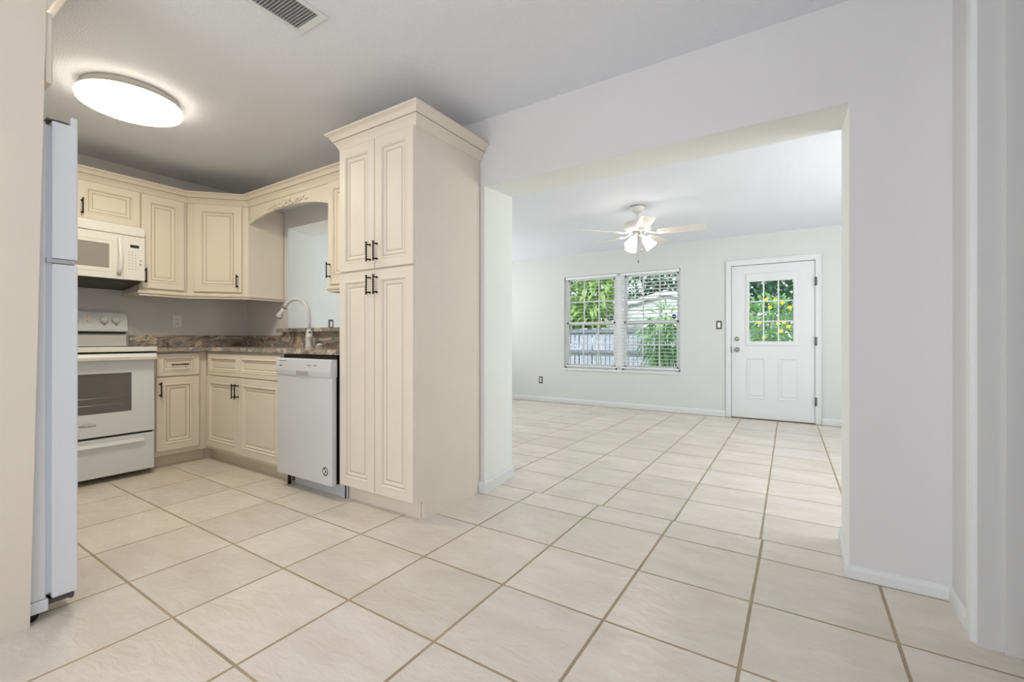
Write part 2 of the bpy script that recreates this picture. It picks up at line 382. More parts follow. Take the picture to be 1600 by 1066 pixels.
BB = [(0, 0), (0.014, 0), (0.014, 0.038), (0.011, 0.050), (0.004, 0.058), (0, 0.058)]
BB2 = [(0, 0), (0.014, 0), (0.014, 0.06), (0.011, 0.073), (0.004, 0.080), (0, 0.080)]
MB().sweep([(DX1, YB), (DX1, YW), (XR, YW), (XR, OY1 + 0.08)], BB, side=1).build('baseboard_right', M['trim'], kind='structure')
MB().sweep([(DX0 - 0.058, YB), (DX0, YW), (-1.84, YW)], BB2, side=-1).build('baseboard_left', M['trim'], kind='structure')
MB().sweep([(XLL, YF), (EX0 - 0.06, YF)], BB2, side=1).build('baseboard_far_left', M['trim'], kind='structure')
MB().sweep([(EX1 + 0.06, YF), (XLR, YF)], BB2, side=1).build('baseboard_far_right', M['trim'], kind='structure')

# cased opening on the right
t = MB()
t.box(XR - 0.013, XR, OY1, OY1 + 0.078, 0, ZK, 0, 0.003)
t.box(XR - 0.018, XR, OY1 + 0.004, OY1 + 0.018, 0, ZK, 0, 0.003)
t.build('trim_casing', M['trim'], kind='structure')
t = MB(); t.box(XR - 0.004, XR + 0.115, OY1 - 0.014, OY1, 0, ZK); t.box(XR + 0.058, XR + 0.107, OY1 - 0.026, OY1 - 0.014, 0, ZK, 0, 0.002)
t.build('trim_jamb', M['grey_trim'], kind='structure')

# ---------------------------------------------------------------- windows
def sash_window(name, x0, x1, z0, z1, y):
    w = struct(name)
    f = MB(); fw = 0.03
    for a in ((x0, x0 + fw, z0, z1), (x1 - fw, x1, z0, z1), (x0, x1, z0, z0 + fw), (x0, x1, z1 - fw, z1)): f.box(a[0], a[1], y - 0.035, y + 0.05, a[2], a[3], 0, 0.003)
    f.build('frame', M['vinyl'], w)
    zm = (z0 + z1) / 2 - 0.02
    for nm, (a, b, yy) in {'upper_sash': (zm - 0.02, z1 - fw, y + 0.02), 'lower_sash': (z0 + fw, zm + 0.025, y - 0.012)}.items():
        sw = 0.032; xa, xb = x0 + fw, x1 - fw
        s = MB()
        for q in ((xa, xa + sw, a, b), (xb - sw, xb, a, b), (xa, xb, a, a + sw + 0.008), (xa, xb, b - sw, b)): s.box(q[0], q[1], yy - 0.014, yy + 0.014, q[2], q[3], 0, 0.003)
        so = s.build(nm, M['vinyl'], w)
        ga, gb, gc, gd = xa + sw, xb - sw, a + sw + 0.008, b - sw
        g = MB()
        for k in (1, 2): xx = ga + (gb - ga) * k / 3; g.box(xx - 0.009, xx + 0.009, yy - 0.008, yy + 0.008, gc, gd)
        zz = (gc + gd) / 2; g.box(ga, gb, yy - 0.009, yy + 0.009, zz - 0.009, zz + 0.009)
        g.build('muntin', M['vinyl'], so)
        MB().box(ga - 0.004, gb + 0.004, yy - 0.002, yy + 0.002, gc - 0.004, gd + 0.004).build('pane', M['glass'], so)
        if nm == 'upper_sash':
            st = MB(); cx = gb - 0.045; cz = gc + 0.062
            st.prism([(cx - 0.028, cz + 0.03), (cx - 0.012, cz + 0.03), (cx, cz + 0.036), (cx + 0.012, cz + 0.03), (cx + 0.028, cz + 0.03), (cx + 0.028, cz - 0.016), (cx + 0.012, cz - 0.032), (cx - 0.012, cz - 0.032), (cx - 0.028, cz - 0.016)], 'y', yy - 0.0045, yy - 0.0025)
            st.box(cx - 0.018, cx + 0.018, yy - 0.0055, yy - 0.0045, cz - 0.006, cz + 0.002, 1)
            st.build('security_decal', [M['navy'], M['plate_white']], so, label='navy blue shield shaped decal')
    return w
XM0, XM1 = -2.372, -2.288
sash_window('window_1', WX0, XM0 + 0.002, WZ0, WZ1, YF + 0.085)
sash_window('window_2', XM1 - 0.002, WX1, WZ0, WZ1, YF + 0.085)
MB().box(XM0, XM1, YF + 0.045, YF + 0.13, WZ0, WZ1, 0, 0.003).build('trim_mullion', M['vinyl'], kind='structure')
t = MB(); t.box(WX0 - 0.012, WX1 + 0.012, YF - 0.022, YF + 0.05, WZ0 - 0.03, WZ0 + 0.004, 0, 0.005)
t.build('trim_sill', M['trim'], kind='structure')

def blind(label, x0, x1, z0, z1, y, tilt, depth=0.046, thick=0.0022):
    b = thing('window_blind', label, 'blind', ((x0 + x1) / 2, y, z0), group='white slat blinds of the double window')
    w = (x1 - x0) / 2; H = z1 - z0
    MB().box(-w, w, -0.022, 0.022, H - 0.04, H, 0, 0.004).build('head_rail', M['blind'], b)
    s = MB(); n = int((H - 0.075) / 0.052)
    for k in range(n):
        z = 0.045 + k * 0.052; pr = []
        for q in range(5):
            u = (q / 4 - 0.5) * depth; cz = 0.0025 * (1 - (2 * (q / 4 - 0.5)) ** 2)
            pr.append((u * cos(tilt) - cz * sin(tilt), z + u * sin(tilt) + cz * cos(tilt)))
        poly = pr + [(a, c - thick) for a, c in pr[::-1]]
        s.prism(poly, 'x', -w + 0.004, w - 0.004)
    s.build('slats', M['blind'], b)
    MB().box(-w, w, -0.02, 0.02, 0.0, 0.022, 0, 0.004).build('bottom_rail', M['blind'], b)
    c = MB()
    for xx in (-w * 0.62, w * 0.62): c.tube([(xx, 0, 0.01), (xx, 0, H - 0.03)], 0.0012, 6)
    c.build('ladder_cord', M['blind'], b)
    MB().tube([(-w + 0.05, -0.028, H - 0.03), (-w + 0.052, -0.03, H - 0.55)], 0.004, 6).build('tilt_wand', M['blind'], b)
    return b
blind('white open-slat blind on the left half of the double window', WX0 + 0.03, XM0 + 0.012, WZ0 + 0.03, WZ1 - 0.004, YF + 0.022, radians(0), 0.034, 0.0014)
blind('white open-slat blind on the right half, its slats tilted and easily seen', XM1 - 0.005, WX1 - 0.012, WZ0 + 0.03, WZ1 - 0.004, YF + 0.022, radians(-10), 0.046, 0.003)

# ---------------------------------------------------------------- garden door
d = struct('door_1')
f = MB()
for a in ((EX0 - 0.055, EX0 + 0.006, 0, EZ1 + 0.062), (EX1 - 0.006, EX1 + 0.055, 0, EZ1 + 0.062)):
    f.box(a[0], a[1], YF - 0.016, YF, a[2], a[3], 0, 0.004)
f.box(EX0 - 0.055, EX1 + 0.055, YF - 0.0165, YF, EZ1 - 0.004, EZ1 + 0.062, 0, 0.004)
for a in ((EX0 - 0.055, EX0 - 0.04, 0, EZ1 + 0.066), (EX1 + 0.04, EX1 + 0.055, 0, EZ1 + 0.066), ): f.box(a[0], a[1], YF - 0.022, YF, a[2], a[3], 0, 0.004)
f.box(EX0 - 0.055, EX1 + 0.055, YF - 0.0225, YF, EZ1 + 0.05, EZ1 + 0.066, 0, 0.004)
f.box(EX0, EX0 + 0.006, YF, YF + 0.15, 0, EZ1); f.box(EX1 - 0.006, EX1, YF, YF + 0.15, 0, EZ1); f.box(EX0, EX1, YF, YF + 0.15, EZ1 - 0.006, EZ1)
f.box(EX0, EX1, YF + 0.05, YF + 0.16, 0, 0.02)
f.build('frame', M['trim'], d)
SX0, SX1, SZ0, SZ1 = EX0 + 0.013, EX1 - 0.01, 0.012, 2.022
YD = YF + 0.006
s = MB()
GX0, GX1, GZ0, GZ1 = -0.556, -0.056, 1.018, 1.806
for a in ((SX0, GX0, SZ0, SZ1), (GX1, SX1, SZ0, SZ1), (GX0, GX1, SZ0, GZ0), (GX0, GX1, GZ1, SZ1)): s.box(a[0], a[1], YD, YD + 0.042, a[2], a[3])
pl = [(0, -0.001), (0.001, 0.006), (0.010, 0.008), (0.022, -0.0004), (0.032, -0.0004), (0.045, 0.006)]
for px0, px1 in ((-0.583, -0.368), (-0.222, -0.006)):
    s.panel(px0, px1, 0.268, 0.805, YD + 0.0005, pl, 0, 0)
s.build('slab', M['trim'], d)
g = MB()
for a in ((GX0 - 0.035, GX0 + 0.004, GZ0 - 0.04, GZ1 + 0.1), (GX1 - 0.004, GX1 + 0.05, GZ0 - 0.04, GZ1 + 0.1)): g.box(a[0], a[1], YD - 0.014, YD, a[2], a[3], 0, 0.006)
g.box(GX0 - 0.035, GX1 + 0.05, YD - 0.0145, YD, GZ0 - 0.05, GZ0 + 0.004, 0, 0.006); g.box(GX0 - 0.035, GX1 + 0.05, YD - 0.0145, YD, GZ1 - 0.004, GZ1 + 0.105, 0, 0.006)
g.build('glazing_frame', M['trim'], d)
g = MB()
for k in (1, 2):
    x = GX0 + (GX1 - GX0) * k / 3; g.box(x - 0.008, x + 0.008, YD + 0.008, YD + 0.03, GZ0, GZ1)
    z = GZ0 + (GZ1 - GZ0) * k / 3; g.box(GX0, GX1, YD + 0.009, YD + 0.029, z - 0.008, z + 0.008)
g.build('muntin', M['trim'], d)
MB().box(GX0, GX1, YD + 0.017, YD + 0.021, GZ0, GZ1).build('pane', M['glass'], d)
ry = Matrix.Rotation(pi / 2, 4, 'X')
k = MB(); k.lathe([(0, 0), (0.031, 0), (0.031, 0.006), (0.012, 0.012), (0.012, 0.032), (0.027, 0.042), (0.029, 0.055), (0.024, 0.066), (0, 0.068)], (-0.699, YD, 0.909), 20, 0, ry)
k.build('door_knob', M['nickel'], d, label='round satin nickel door knob')
k = MB(); k.lathe([(0, 0), (0.03, 0), (0.03, 0.008), (0.022, 0.016), (0, 0.017)], (-0.699, YD, 1.054), 20, 0, ry); k.box(-0.703, -0.695, YD - 0.03, YD - 0.014, 1.038, 1.07, 0, 0.003)
k.build('deadbolt', M['nickel'], d)
for hz in (1.762, 1.022, 0.281):
    h = MB(); h.box(SX1 - 0.004, EX1 + 0.012, YF - 0.021, YF - 0.012, hz - 0.05, hz + 0.05, 0, 0.002); h.tube([(SX1 + 0.006, YF - 0.024, hz - 0.053), (SX1 + 0.006, YF - 0.024, hz + 0.053)], 0.0085, 10)
    h.build('hinge', M['hinge'], d)
h = MB(); h.box(EX0 + 0.001, EX0 + 0.013, YF - 0.018, YF - 0.015, 0.87, 0.95); h.build('strike_plate', M['hinge'], d)

# unseen openings added to go with the fill lights (behind and beside the camera)
d2 = struct('added_door_2'); f = MB()
for a in ((-2.2, -2.14, 0, 2.2), (-0.94, -0.86, 0, 2.2), (0.34, 0.4, 0, 2.2), (-2.2, 0.4, 0, 0.05), (-2.2, 0.4, 2.14, 2.2)): f.box(a[0], a[1], -3.17, -3.1, a[2], a[3])
f.build('frame', M['vinyl'], d2); 
for nm, X, y0, y1, zb, zt in (('added_window_3', XLR, 3.0, 5.2, 0.7, 2.2), ('added_window_4', XLL - 0.1, 4.0, 6.0, 0.7, 2.2), ('added_window_5', -2.47, -2.6, -1.0, 0.8, 2.1)):
    w = struct(nm); f = MB()
    for a in ((y0, y0 + 0.05, zb, zt), (y1 - 0.05, y1, zb, zt), (y0, y1, zb, zb + 0.05), (y0, y1, zt - 0.05, zt), (y0, y1, 1.42, 1.48)): f.box(X + 0.02, X + 0.07, a[0], a[1], a[2], a[3])
    f.build('frame', M['vinyl'], w)

# ---------------------------------------------------------------- cabinets
def door_loops(sc=1.0, t=0.02):
    L = [(0, 0), (0, t - 0.003), (0.003, t), (0.046, t), (0.050, t + 0.0025), (0.056, t + 0.0025), (0.061, t - 0.004), (0.063, t - 0.0065), (0.065, t - 0.0065), (0.070, t - 0.003), (0.076, t - 0.004), (0.086, t - 0.010), (0.0885, t - 0.010), (0.096, t - 0.0075)]
    return [(a * sc * 1.1 if a > 0.003 else a, b) for a, b in L]
GR = (7, 11)
def handle(cx, cz, L, vertical, y, parent, label=None):
    """slim wrought bar pull with a twisted grip; stands on the face y, facing -y"""
    h = MB(); n = 25; pts = []; rad = []
    for i in range(n):
        u = (i / (n - 1) - 0.5) * L; pts.append((cx, y - 0.03, cz + u) if vertical else (cx + u, y - 0.03, cz))
        e = abs(i / (n - 1) - 0.5) * 2
        rad.append(0.0042 + 0.0018 * (1 if i % 3 == 0 else 0) + (0.0012 if e > 0.85 else 0))
    h.tube(pts, rad, 8)
    for u in (-0.38 * L, 0.38 * L):
        p = (cx, y, cz + u) if vertical else (cx + u, y, cz)
        q = (p[0], y - 0.03, p[2]); h.tube([p, (p[0], y - 0.008, p[2]), q], [0.0075, 0.0045, 0.0045], 8)
    return h.build('handle', M['iron'], parent)
def front(name, x0, x1, z0, z1, yb, parent, sc=1.0, label=None):
    m = MB(); m.panel(x0, x1, z0, z1, yb, door_loops(sc), 0, 1, GR)
    return m.build(name, [M['cream'], M['glaze']], parent, label=label)
def crown_prof(z0, h, out):
    """cabinet crown: bead, line, cove, top fillet"""
    return [(0, z0), (0.005, z0), (0.011, z0 + 0.07 * h), (0.013, z0 + 0.14 * h), (0.30 * out, z0 + 0.33 * h), (0.50 * out, z0 + 0.50 * h), (0.50 * out, z0 + 0.545 * h), (0.55 * out, z0 + 0.57 * h), (0.58 * out, z0 + 0.64 * h), (0.72 * out, z0 + 0.80 * h), (0.93 * out, z0 + 0.88 * h), (out, z0 + 0.90 * h), (out, z0 + h), (0, z0 + h)]
CL = (5,)

# pantry --------------------------------------------------
PX0, PX1, PY = -2.502, -1.836, 1.85
p = thing('pantry_cabinet', 'tall cream pantry cabinet with four raised-panel doors beside the doorway', 'cabinet', (PX0, YW, 0))
W = PX1 - PX0; D = YW - PY                      # local: x 0..W, y -D..0
b = MB(); b.prism([(-0.004, 0), (-0.004, 2.362), (-D, 2.362), (-D, 0.105), (-D + 0.065, 0.105), (-D + 0.065, 0)], 'x', 0.0, W)
b.build('body', M['cream'], p)
MB().box(0.0, W - 0.02, -D + 0.058, -D + 0.064, 0.0, 0.104).build('toe_kick', M['cream'], p)
mid = 0.338
for zz0, zz1, hz in ((1.476, 2.262, 1.577), (0.112, 1.466, 1.376)):
    for xx0, xx1, hx in ((0.004, mid - 0.002, mid - 0.038), (mid + 0.002, W - 0.004, mid + 0.024)):
        dr = front('door', xx0, xx1, zz0, zz1, -D, p); handle(hx, hz, 0.118, True, -D - 0.02, dr)
m = MB(); m.sweep([(W, -0.002), (W, -D), (0, -D), (0, -0.002)], crown_prof(2.262, 0.106, 0.078), side=-1, lines=CL)
m.build('crown_moulding', [M['cream'], M['glaze']], p)

# sink base ----------------------------------------------
def kitchen_front_y(y): return y - YW
BY = 1.85
s = thing('sink_base_cabinet', 'cream base cabinet with two doors under the sink, left of the dishwasher', 'cabinet', (-4.35, YW, 0))
ox = -4.35; X = lambda x: x - ox
b = MB(); b.box(0.002, X(-3.156), BY - YW, -0.004, 0.1, 0.942); b.build('body', M['cream'], s)
tk = MB(); tk.box(-0.05, X(-3.156), BY - YW + 0.055, BY - YW + 0.07, 0, 0.1); tk.box(-0.065, -0.05, BY - YW, BY - YW + 0.07, 0, 0.1); tk.build('toe_kick', M['kick'], s)
front('drawer_front', X(-4.292), X(-3.768), 0.742, 0.926, BY - YW, s, 0.68); front('drawer_front', X(-3.764), X(-3.175), 0.742, 0.926, BY - YW, s, 0.68)
dr = front('door', X(-4.315), X(-3.770), 0.128, 0.735, BY - YW, s); handle(X(-3.820), 0.63, 0.118, True, BY - YW - 0.02, dr)
dr = front('door', X(-3.766), X(-3.175), 0.124, 0.735, BY - YW, s); handle(X(-3.785) + 0.012, 0.63, 0.118, True, BY - YW - 0.02, dr)

# corner base on the stove wall ---------------------------
s = thing('corner_base_cabinet', 'cream base cabinet with one drawer and one door, right of the range', 'cabinet', (XS, 1.468, 0), pi / 2)
DF = XS - (-4.352)                                # local y of the face (negative), local x = Y - 1.468
L_ = lambda Y: Y - 1.468
b = MB(); b.box(0.004, L_(BY) - 0.002, DF, -0.004, 0.1, 0.942); b.build('body', M['cream'], s)
MB().box(0.004, L_(1.849), DF + 0.055, DF + 0.07, 0, 0.1).build('toe_kick', M['kick'], s)
dr = front('drawer', L_(1.484), L_(1.787), 0.747, 0.93, DF, s, 0.68); handle(L_(1.635), 0.839, 0.118, False, DF - 0.02, dr)
dr = front('door', L_(1.480), L_(1.785), 0.14, 0.735, DF, s); handle(L_(1.503), 0.64, 0.118, True, DF - 0.02, dr)

# countertop ---------------------------------------------
c = thing('countertop', 'L-shaped brown veined granite countertop with backsplash', 'countertop', (-4.35, YW, 0.943))
C = lambda x, y: (x + 4.35, y - YW)
m = MB(); poly = [C(XS + 0.003, 1.466), C(-4.30, 1.466), C(-4.30, 1.815), C(PX0 - 0.003, 1.815), C(PX0 - 0.003, YW - 0.003), C(XS + 0.003, YW - 0.003)]
m.prism(poly, 'z', 0.001, 0.035, 0, 0.004); m.build('slab', M['granite'], c)
m = MB(); m.box(*[v for v in (C(XS, 0)[0] + 0.004, C(XS, 0)[0] + 0.026)], 1.466 - YW, -0.003, 0.0355, 0.142, 0, 0.002)
m.box(C(XS + 0.026, 0)[0], C(-4.18, 0)[0], -0.027, -0.003, 0.0355, 0.142, 0, 0.002)
m.box(C(-4.18, 0)[0], C(PX0 - 0.004, 0)[0], -0.027, -0.003, 0.0355, 0.1675, 0, 0.002)
m.build('backsplash', M['granite'], c)
m = MB(); m.prism([(-4.215, YW - 0.075), (PTX1 - 0.01, YW - 0.075), (PTX1 - 0.01, YB + 0.03), (PTX0 - 0.22, YB + 0.03), (PTX0 - 0.225, YB), (PTX0 + 0.006, YW - 0.004), (-4.215, YW - 0.004)], 'z', 1.112, 1.149, 0, 0.003)
o = m.build('bar_ledge', M['granite']); tag(o, 'narrow granite ledge across the kitchen pass-through opening', 'ledge')

# wall cabinets ------------------------------------------
UZ1 = 2.245; UX = -4.53 + 0.02; UY = 2.13
def wall_run(name, label, y0, loc_y):             # things on the stove wall, local x along +Y
    return thing(name, label, 'cabinet', (XS, loc_y, 0), pi / 2)
uf = XS - (-4.54)                                # local face depth (negative)
s = wall_run('wall_cabinet', 'short cream wall cabinet above the microwave', 0, 0.70)
m = MB(); m.box(0, 0.735, uf, -0.004, 1.945, 2.262); m.build('body', M['cream'], s)
dr = front('door', 0.006, 0.353, 1.955, 2.242, uf, s, 0.9); handle(0.325, 2.045, 0.118, True, uf - 0.02, dr)
dr = front('door', 0.357, 0.733, 1.955, 2.242, uf, s, 0.9); handle(0.381, 2.045, 0.118, True, uf - 0.02, dr)
s = wall_run('wall_cabinet', 'tall narrow cream wall cabinet right of the microwave', 0, 1.436)
m = MB(); m.box(0.001, 0.334, uf, -0.004, 1.452, 2.262); m.build('body', M['cream'], s)
dr = front('door', 0.006, 0.312, 1.470, 2.242, uf, s); handle(0.030, 1.572, 0.118, True, uf - 0.02, dr)
# diagonal corner cabinet
A = Vector((-4.54, 1.775)); B = Vector((-4.205, 2.125)); ang = math.atan2(B.y - A.y, B.x - A.x); LD = (B - A).length
s = thing('wall_cabinet', 'diagonal cream wall cabinet in the corner above the counter', 'cabinet', (A.x, A.y, 0), ang)
rot = Matrix.Rotation(-ang, 2)
m = MB(); m.prism([tuple(rot @ (Vector(q) - A)) for q in ((-4.54, 1.775), (-4.205, 2.125), (-4.205, YW - 0.004), (XS + 0.004, YW - 0.004), (XS + 0.004, 1.775))], 'z', 1.452, 2.262)
m.build('body', M['cream'], s)
m = MB(); q = [tuple(rot @ (Vector(q) - A)) for q in ((-4.203, 2.128), (-4.2035, YW - 0.03))]
s_in = m
dr = front('door', 0.056, LD - 0.048, 1.468, 2.242, 0, s); handle(LD - 0.082, 1.566, 0.118, True, -0.02, dr)
# cabinet right of the pass-through
s = thing('wall_cabinet', 'cream wall cabinet right of the arch, half hidden by the pantry', 'cabinet', (-3.03, YW, 0))
m = MB(); m.box(0, 3.03 + PX0 - 0.002, UY - YW, -0.004, 1.452, 2.262); m.build('body', M['cream'], s)
dr = front('door', 0.012, 0.51, 1.462, 2.242, UY - YW, s); handle(0.036, 1.568, 0.118, True, UY - YW - 0.02, dr)
# arched valance
v = thing('valance', 'arched cream valance with carved scrollwork over the pass-through', 'valance', (-4.2, UY, 2.08))
vy = 0.0125
vw = 1.168; pts = []
for i in range(33):
    u = i / 32; pts.append((u * vw, 0.01 + 0.075 * (1 - abs(2 * u - 1) ** 2.3)))
poly = [(0, 0.178), (vw, 0.178)] + pts[::-1]
MB().prism(poly, 'y', 0.001, 0.02).build('board', M['cream'], v)
o = MB()
def scroll(cx, cz, r, a0, turns, sgn, tail):
    P = []; R = []
    for i in range(22):
        u = i / 21; a = a0 + sgn * turns * 2 * pi * u; rr = r * (1 - 0.82 * u); P.append((cx + rr * cos(a), vy - 0.017, cz + rr * sin(a) * 0.75)); R.append(0.0065 - 0.002 * u)
    o.tube(P, R, 7)
cxm = vw * 0.5 + 0.015; czm = 0.108
for sg in (-1, 1):
    scroll(cxm + sg * 0.055, czm, 0.032, pi / 2, 1.2, sg, 0); scroll(cxm + sg * 0.135, czm - 0.006, 0.026, -pi / 2, 1.2, -sg, 0)
    scroll(cxm + sg * 0.20, czm + 0.0, 0.018, pi / 2, 1.1, sg, 0)
    o.tube([(cxm, vy - 0.016, czm + 0.01), (cxm + sg * 0.08, vy - 0.018, czm - 0.022), (cxm + sg * 0.17, vy - 0.016, czm + 0.016), (cxm + sg * 0.25, vy - 0.016, czm - 0.008), (cxm + sg * 0.3, vy - 0.014, czm - 0.004)], [0.009, 0.007, 0.006, 0.006, 0.002], 7)
    for k_, (ux, uz) in enumerate(((0.03, 0.03), (0.10, 0.018), (0.165, -0.02), (0.225, 0.018), (0.262, -0.016))):
        o.tube([(cxm + sg * ux, vy - 0.014, czm + uz * 0.3), (cxm + sg * (ux + 0.012), vy - 0.018, czm + uz * 0.8), (cxm + sg * (ux + 0.03), vy - 0.013, czm + uz * 1.15)], [0.004, 0.0075, 0.001], 6)
o.lathe([(0, -0.008), (0.016, -0.006), (0.018, 0), (0.01, 0.008), (0, 0.01)], (cxm, vy - 0.014, czm + 0.008), 12, 0, Matrix.Rotation(pi / 2, 4, 'X'))
o.build('carved_ornament', M['cream'], v)
# crown and light rail running over all wall cabinets
m = MB(); m.sweep([(-4.54, 0.70), (-4.54, 1.775), (-4.205, 2.125), (-4.205 + 0.02, 2.13), (PX0 - 0.002, 2.13)][0:3] + [(-4.2, 2.13), (PX0 - 0.095, 2.13)], crown_prof(2.243, 0.095, 0.072), side=1, lines=CL)
tag(m.build('crown_moulding', [M['cream'], M['glaze']]), 'cream crown moulding along the tops of the wall cabinets', 'moulding')
RP = [(-0.02, 1.452), (-0.02, 1.408), (0.004, 1.408), (0.006, 1.420), (0.016, 1.428), (0.018, 1.440), (0.010, 1.446), (0.010, 1.452)]
m = MB(); m.sweep([(XS + 0.003, 1.437), (-4.54, 1.437), (-4.54, 1.775), (-4.205, 2.125), (-4.205, YW - 0.003)], RP, side=1)
tag(m.build('light_rail', [M['cream'], M['glaze']]), 'cream light rail moulding under the corner wall cabinets', 'moulding')
m = MB(); m.sweep([(-3.03, YW - 0.003), (-3.03, 2.13), (PX0 - 0.002, 2.13)], RP, side=1)
tag(m.build('light_rail', [M['cream'], M['glaze']]), 'short cream light rail under the wall cabinet beside the pantry', 'moulding')

# fridge surround
FXP = -2.348
m = MB(); m.prism([(-0.34, 0), (0.422, 0), (0.469, ZK - 0.004), (-0.34, ZK - 0.004)], 'x', FXP - 0.02, FXP)
tag(m.build('end_panel', M['cream']), 'tall plain cream end panel covering the side of the refrigerator', 'panel')
s = thing('wall_cabinet', 'cream cabinet above the refrigerator at the far left', 'cabinet', (FXP - 0.022, 0.462, 0), pi)
m = MB(); m.box(0, 0.9, 0, 0.78, 2.0, 2.40); m.build('body', M['cream'], s)
front('door', -0.018, 0.44, 2.002, 2.262, 0, s, 0.8)
m = MB(); m.sweep([(0.9, 0), (-0.02, 0)], crown_prof(2.268, 0.13, 0.075), side=-1, lines=CL); m.build('crown_moulding', [M['cream'], M['glaze']], s)

# ---------------------------------------------------------------- refrigerator
r = thing('refrigerator', 'white top-freezer refrigerator seen edge-on at the far left', 'refrigerator', (-2.372, 0.0, 0))
MB().box(-0.8, 0, -0.3, 0.468, 0.075, 1.862, 0, 0.006).build('body', M['fridge'], r)
MB().box(-0.78, -0.006, 0.467, 0.484, 0.09, 1.85).build('gasket', M['gasket'], r)
dr = MB(); dr.box(-0.8, 0.003, 0.483, 0.556, 1.352, 1.872, 0, 0.006); dr.box(-0.79, 0.001, 0.536, 0.555, 1.86, 1.905, 0, 0.003); dr.build('freezer_door', M['fridge'], r)
MB().box(-0.8, 0.003, 0.483, 0.556, 0.068, 1.333, 0, 0.006).build('door', M['fridge'], r)
h = MB(); h.box(-0.06, 0.0, 0.47, 0.53, 1.8725, 1.878); h.lathe([(0.018, 0), (0.018, 0.012), (0, 0.014)], (-0.03, 0.512, 1.872), 14); h.build('hinge', M['hinge'], r)
h = MB(); h.box(-0.05, 0.003, 0.468, 0.548, 1.335, 1.350); h.lathe([(0.012, 0), (0.012, 0.03)], (-0.02, 0.478, 1.325), 12); h.build('hinge', M['steel'], r)
h = MB(); h.box(-0.05, 0.0, 0.47, 0.545, 0.05, 0.067); h.lathe([(0.006, 0), (0.006, 0.02), (0, 0.02)], (-0.004, 0.538, 0.046), 10); h.build('hinge', M['dark'], r)
MB().box(-0.79, 0.004, -0.05, 0.474, 0.030, 0.074, 0, 0.004).build('base_rail', M['fridge'], r)
f = MB(); f.lathe([(0, -0.02), (0.022, -0.02), (0.024, 0), (0.022, 0.02), (0, 0.02)], (-0.03, 0.43, 0.0235), 16, 0, Matrix.Rotation(pi / 2, 4, 'Y')); f.build('roller', M['black'], r)

# ---------------------------------------------------------------- range (local x along +Y, front faces +X)
RY0 = 0.70
r = thing('range', 'white electric range with oven, left of the corner base cabinet', 'range', (XS, RY0, 0), pi / 2)
q = lambda Y: Y - RY0
FR = XS - (-4.25)                                 # local y of the oven door face
rw = 1.456 - RY0
MB().box(0.004, rw - 0.012, FR + 0.04, -0.05, 0.045, 0.945, 0, 0.004).build('body', M['range'], r)
MB().box(0.0, rw, FR - 0.006, -0.06, 0.954, 0.990, 0, 0.007, 3).build('cooktop', M['appl_warm'], r)
MB().box(0.03, rw - 0.03, FR + 0.05, -0.09, 0.9885, 0.9915).build('glass_top', M['black'], r)
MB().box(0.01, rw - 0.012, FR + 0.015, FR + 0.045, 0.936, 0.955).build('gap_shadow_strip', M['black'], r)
od = MB(); zt, zb = 0.935, 0.342; wx0, wx1, wz0, wz1 = 0.13, q(1.296), 0.508, 0.797
for a in ((0.006, wx0, zb, zt), (wx1, q(1.436), zb, zt), (wx0, wx1, zb, wz0), (wx0, wx1, wz1, zt)): od.box(a[0], a[1], FR, FR + 0.038, a[2], a[3])
od = od.build('oven_door', M['range'], r)
MB().box(wx0, wx1, FR + 0.006, FR + 0.012, wz0, wz1).build('window', M['oven_glass'], od)
rk = MB()
for zz in (0.57, 0.62): rk.tube([(wx0, FR + 0.0055, zz), (wx1, FR + 0.0055, zz)], 0.0012, 6)
rk.build('oven_rack', M['steel'], od)
hd = MB(); hd.prism([(FR - 0.045, 0.894), (FR - 0.048, 0.915), (FR - 0.036, 0.936), (FR + 0.002, 0.94), (FR + 0.002, 0.915), (FR - 0.02, 0.898)], 'x', 0.0, q(1.44))
hd.build('handle', M['appl_warm'], od)
text_part('logo', 'Whirlpool', 0.022, Matrix.Translation((q(1.047), FR - 0.0006, 0.427)) @ Matrix.Rotation(pi / 2, 4, 'X'), M['print_dark'], od)
lg = MB(); lg.tube([(q(1.047) + 0.036 * cos(a), FR - 0.0008, 0.432 + 0.012 * sin(a)) for a in [0.25 + i * 0.13 for i in range(22)]], 0.0006, 5); lg.build('logo_swoosh', M['print'], od)
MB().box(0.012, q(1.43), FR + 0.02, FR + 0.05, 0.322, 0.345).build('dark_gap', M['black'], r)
dw = MB(); dw.box(0.006, q(1.438), FR + 0.004, FR + 0.04, 0.045, 0.325, 0, 0.004)
dw.prism([(FR - 0.012, 0.262), (FR - 0.014, 0.270), (FR + 0.004, 0.292), (FR + 0.008, 0.258)], 'x', 0.05, q(1.372))
dw.build('drawer', M['range'], r)
bg = MB(); bg.prism([(-0.005, 0.99), (-0.075, 0.99), (-0.078, 1.105), (-0.055, 1.105), (-0.055, 1.265), (-0.005, 1.265)], 'x', 0.004, q(1.428)); bg.build('backguard', M['appl_warm'], r)
cp = MB(); cp.prism([(-0.085, 1.108), (-0.10, 1.112), (-0.078, 1.262), (-0.07, 1.272), (-0.02, 1.275), (-0.02, 1.108)], 'x', 0.0, q(1.434), 0, 0.004); cp = cp.build('control_panel', M['range'], r)
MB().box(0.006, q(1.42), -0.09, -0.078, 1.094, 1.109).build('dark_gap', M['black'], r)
tilt = math.atan2(0.022, 0.15)
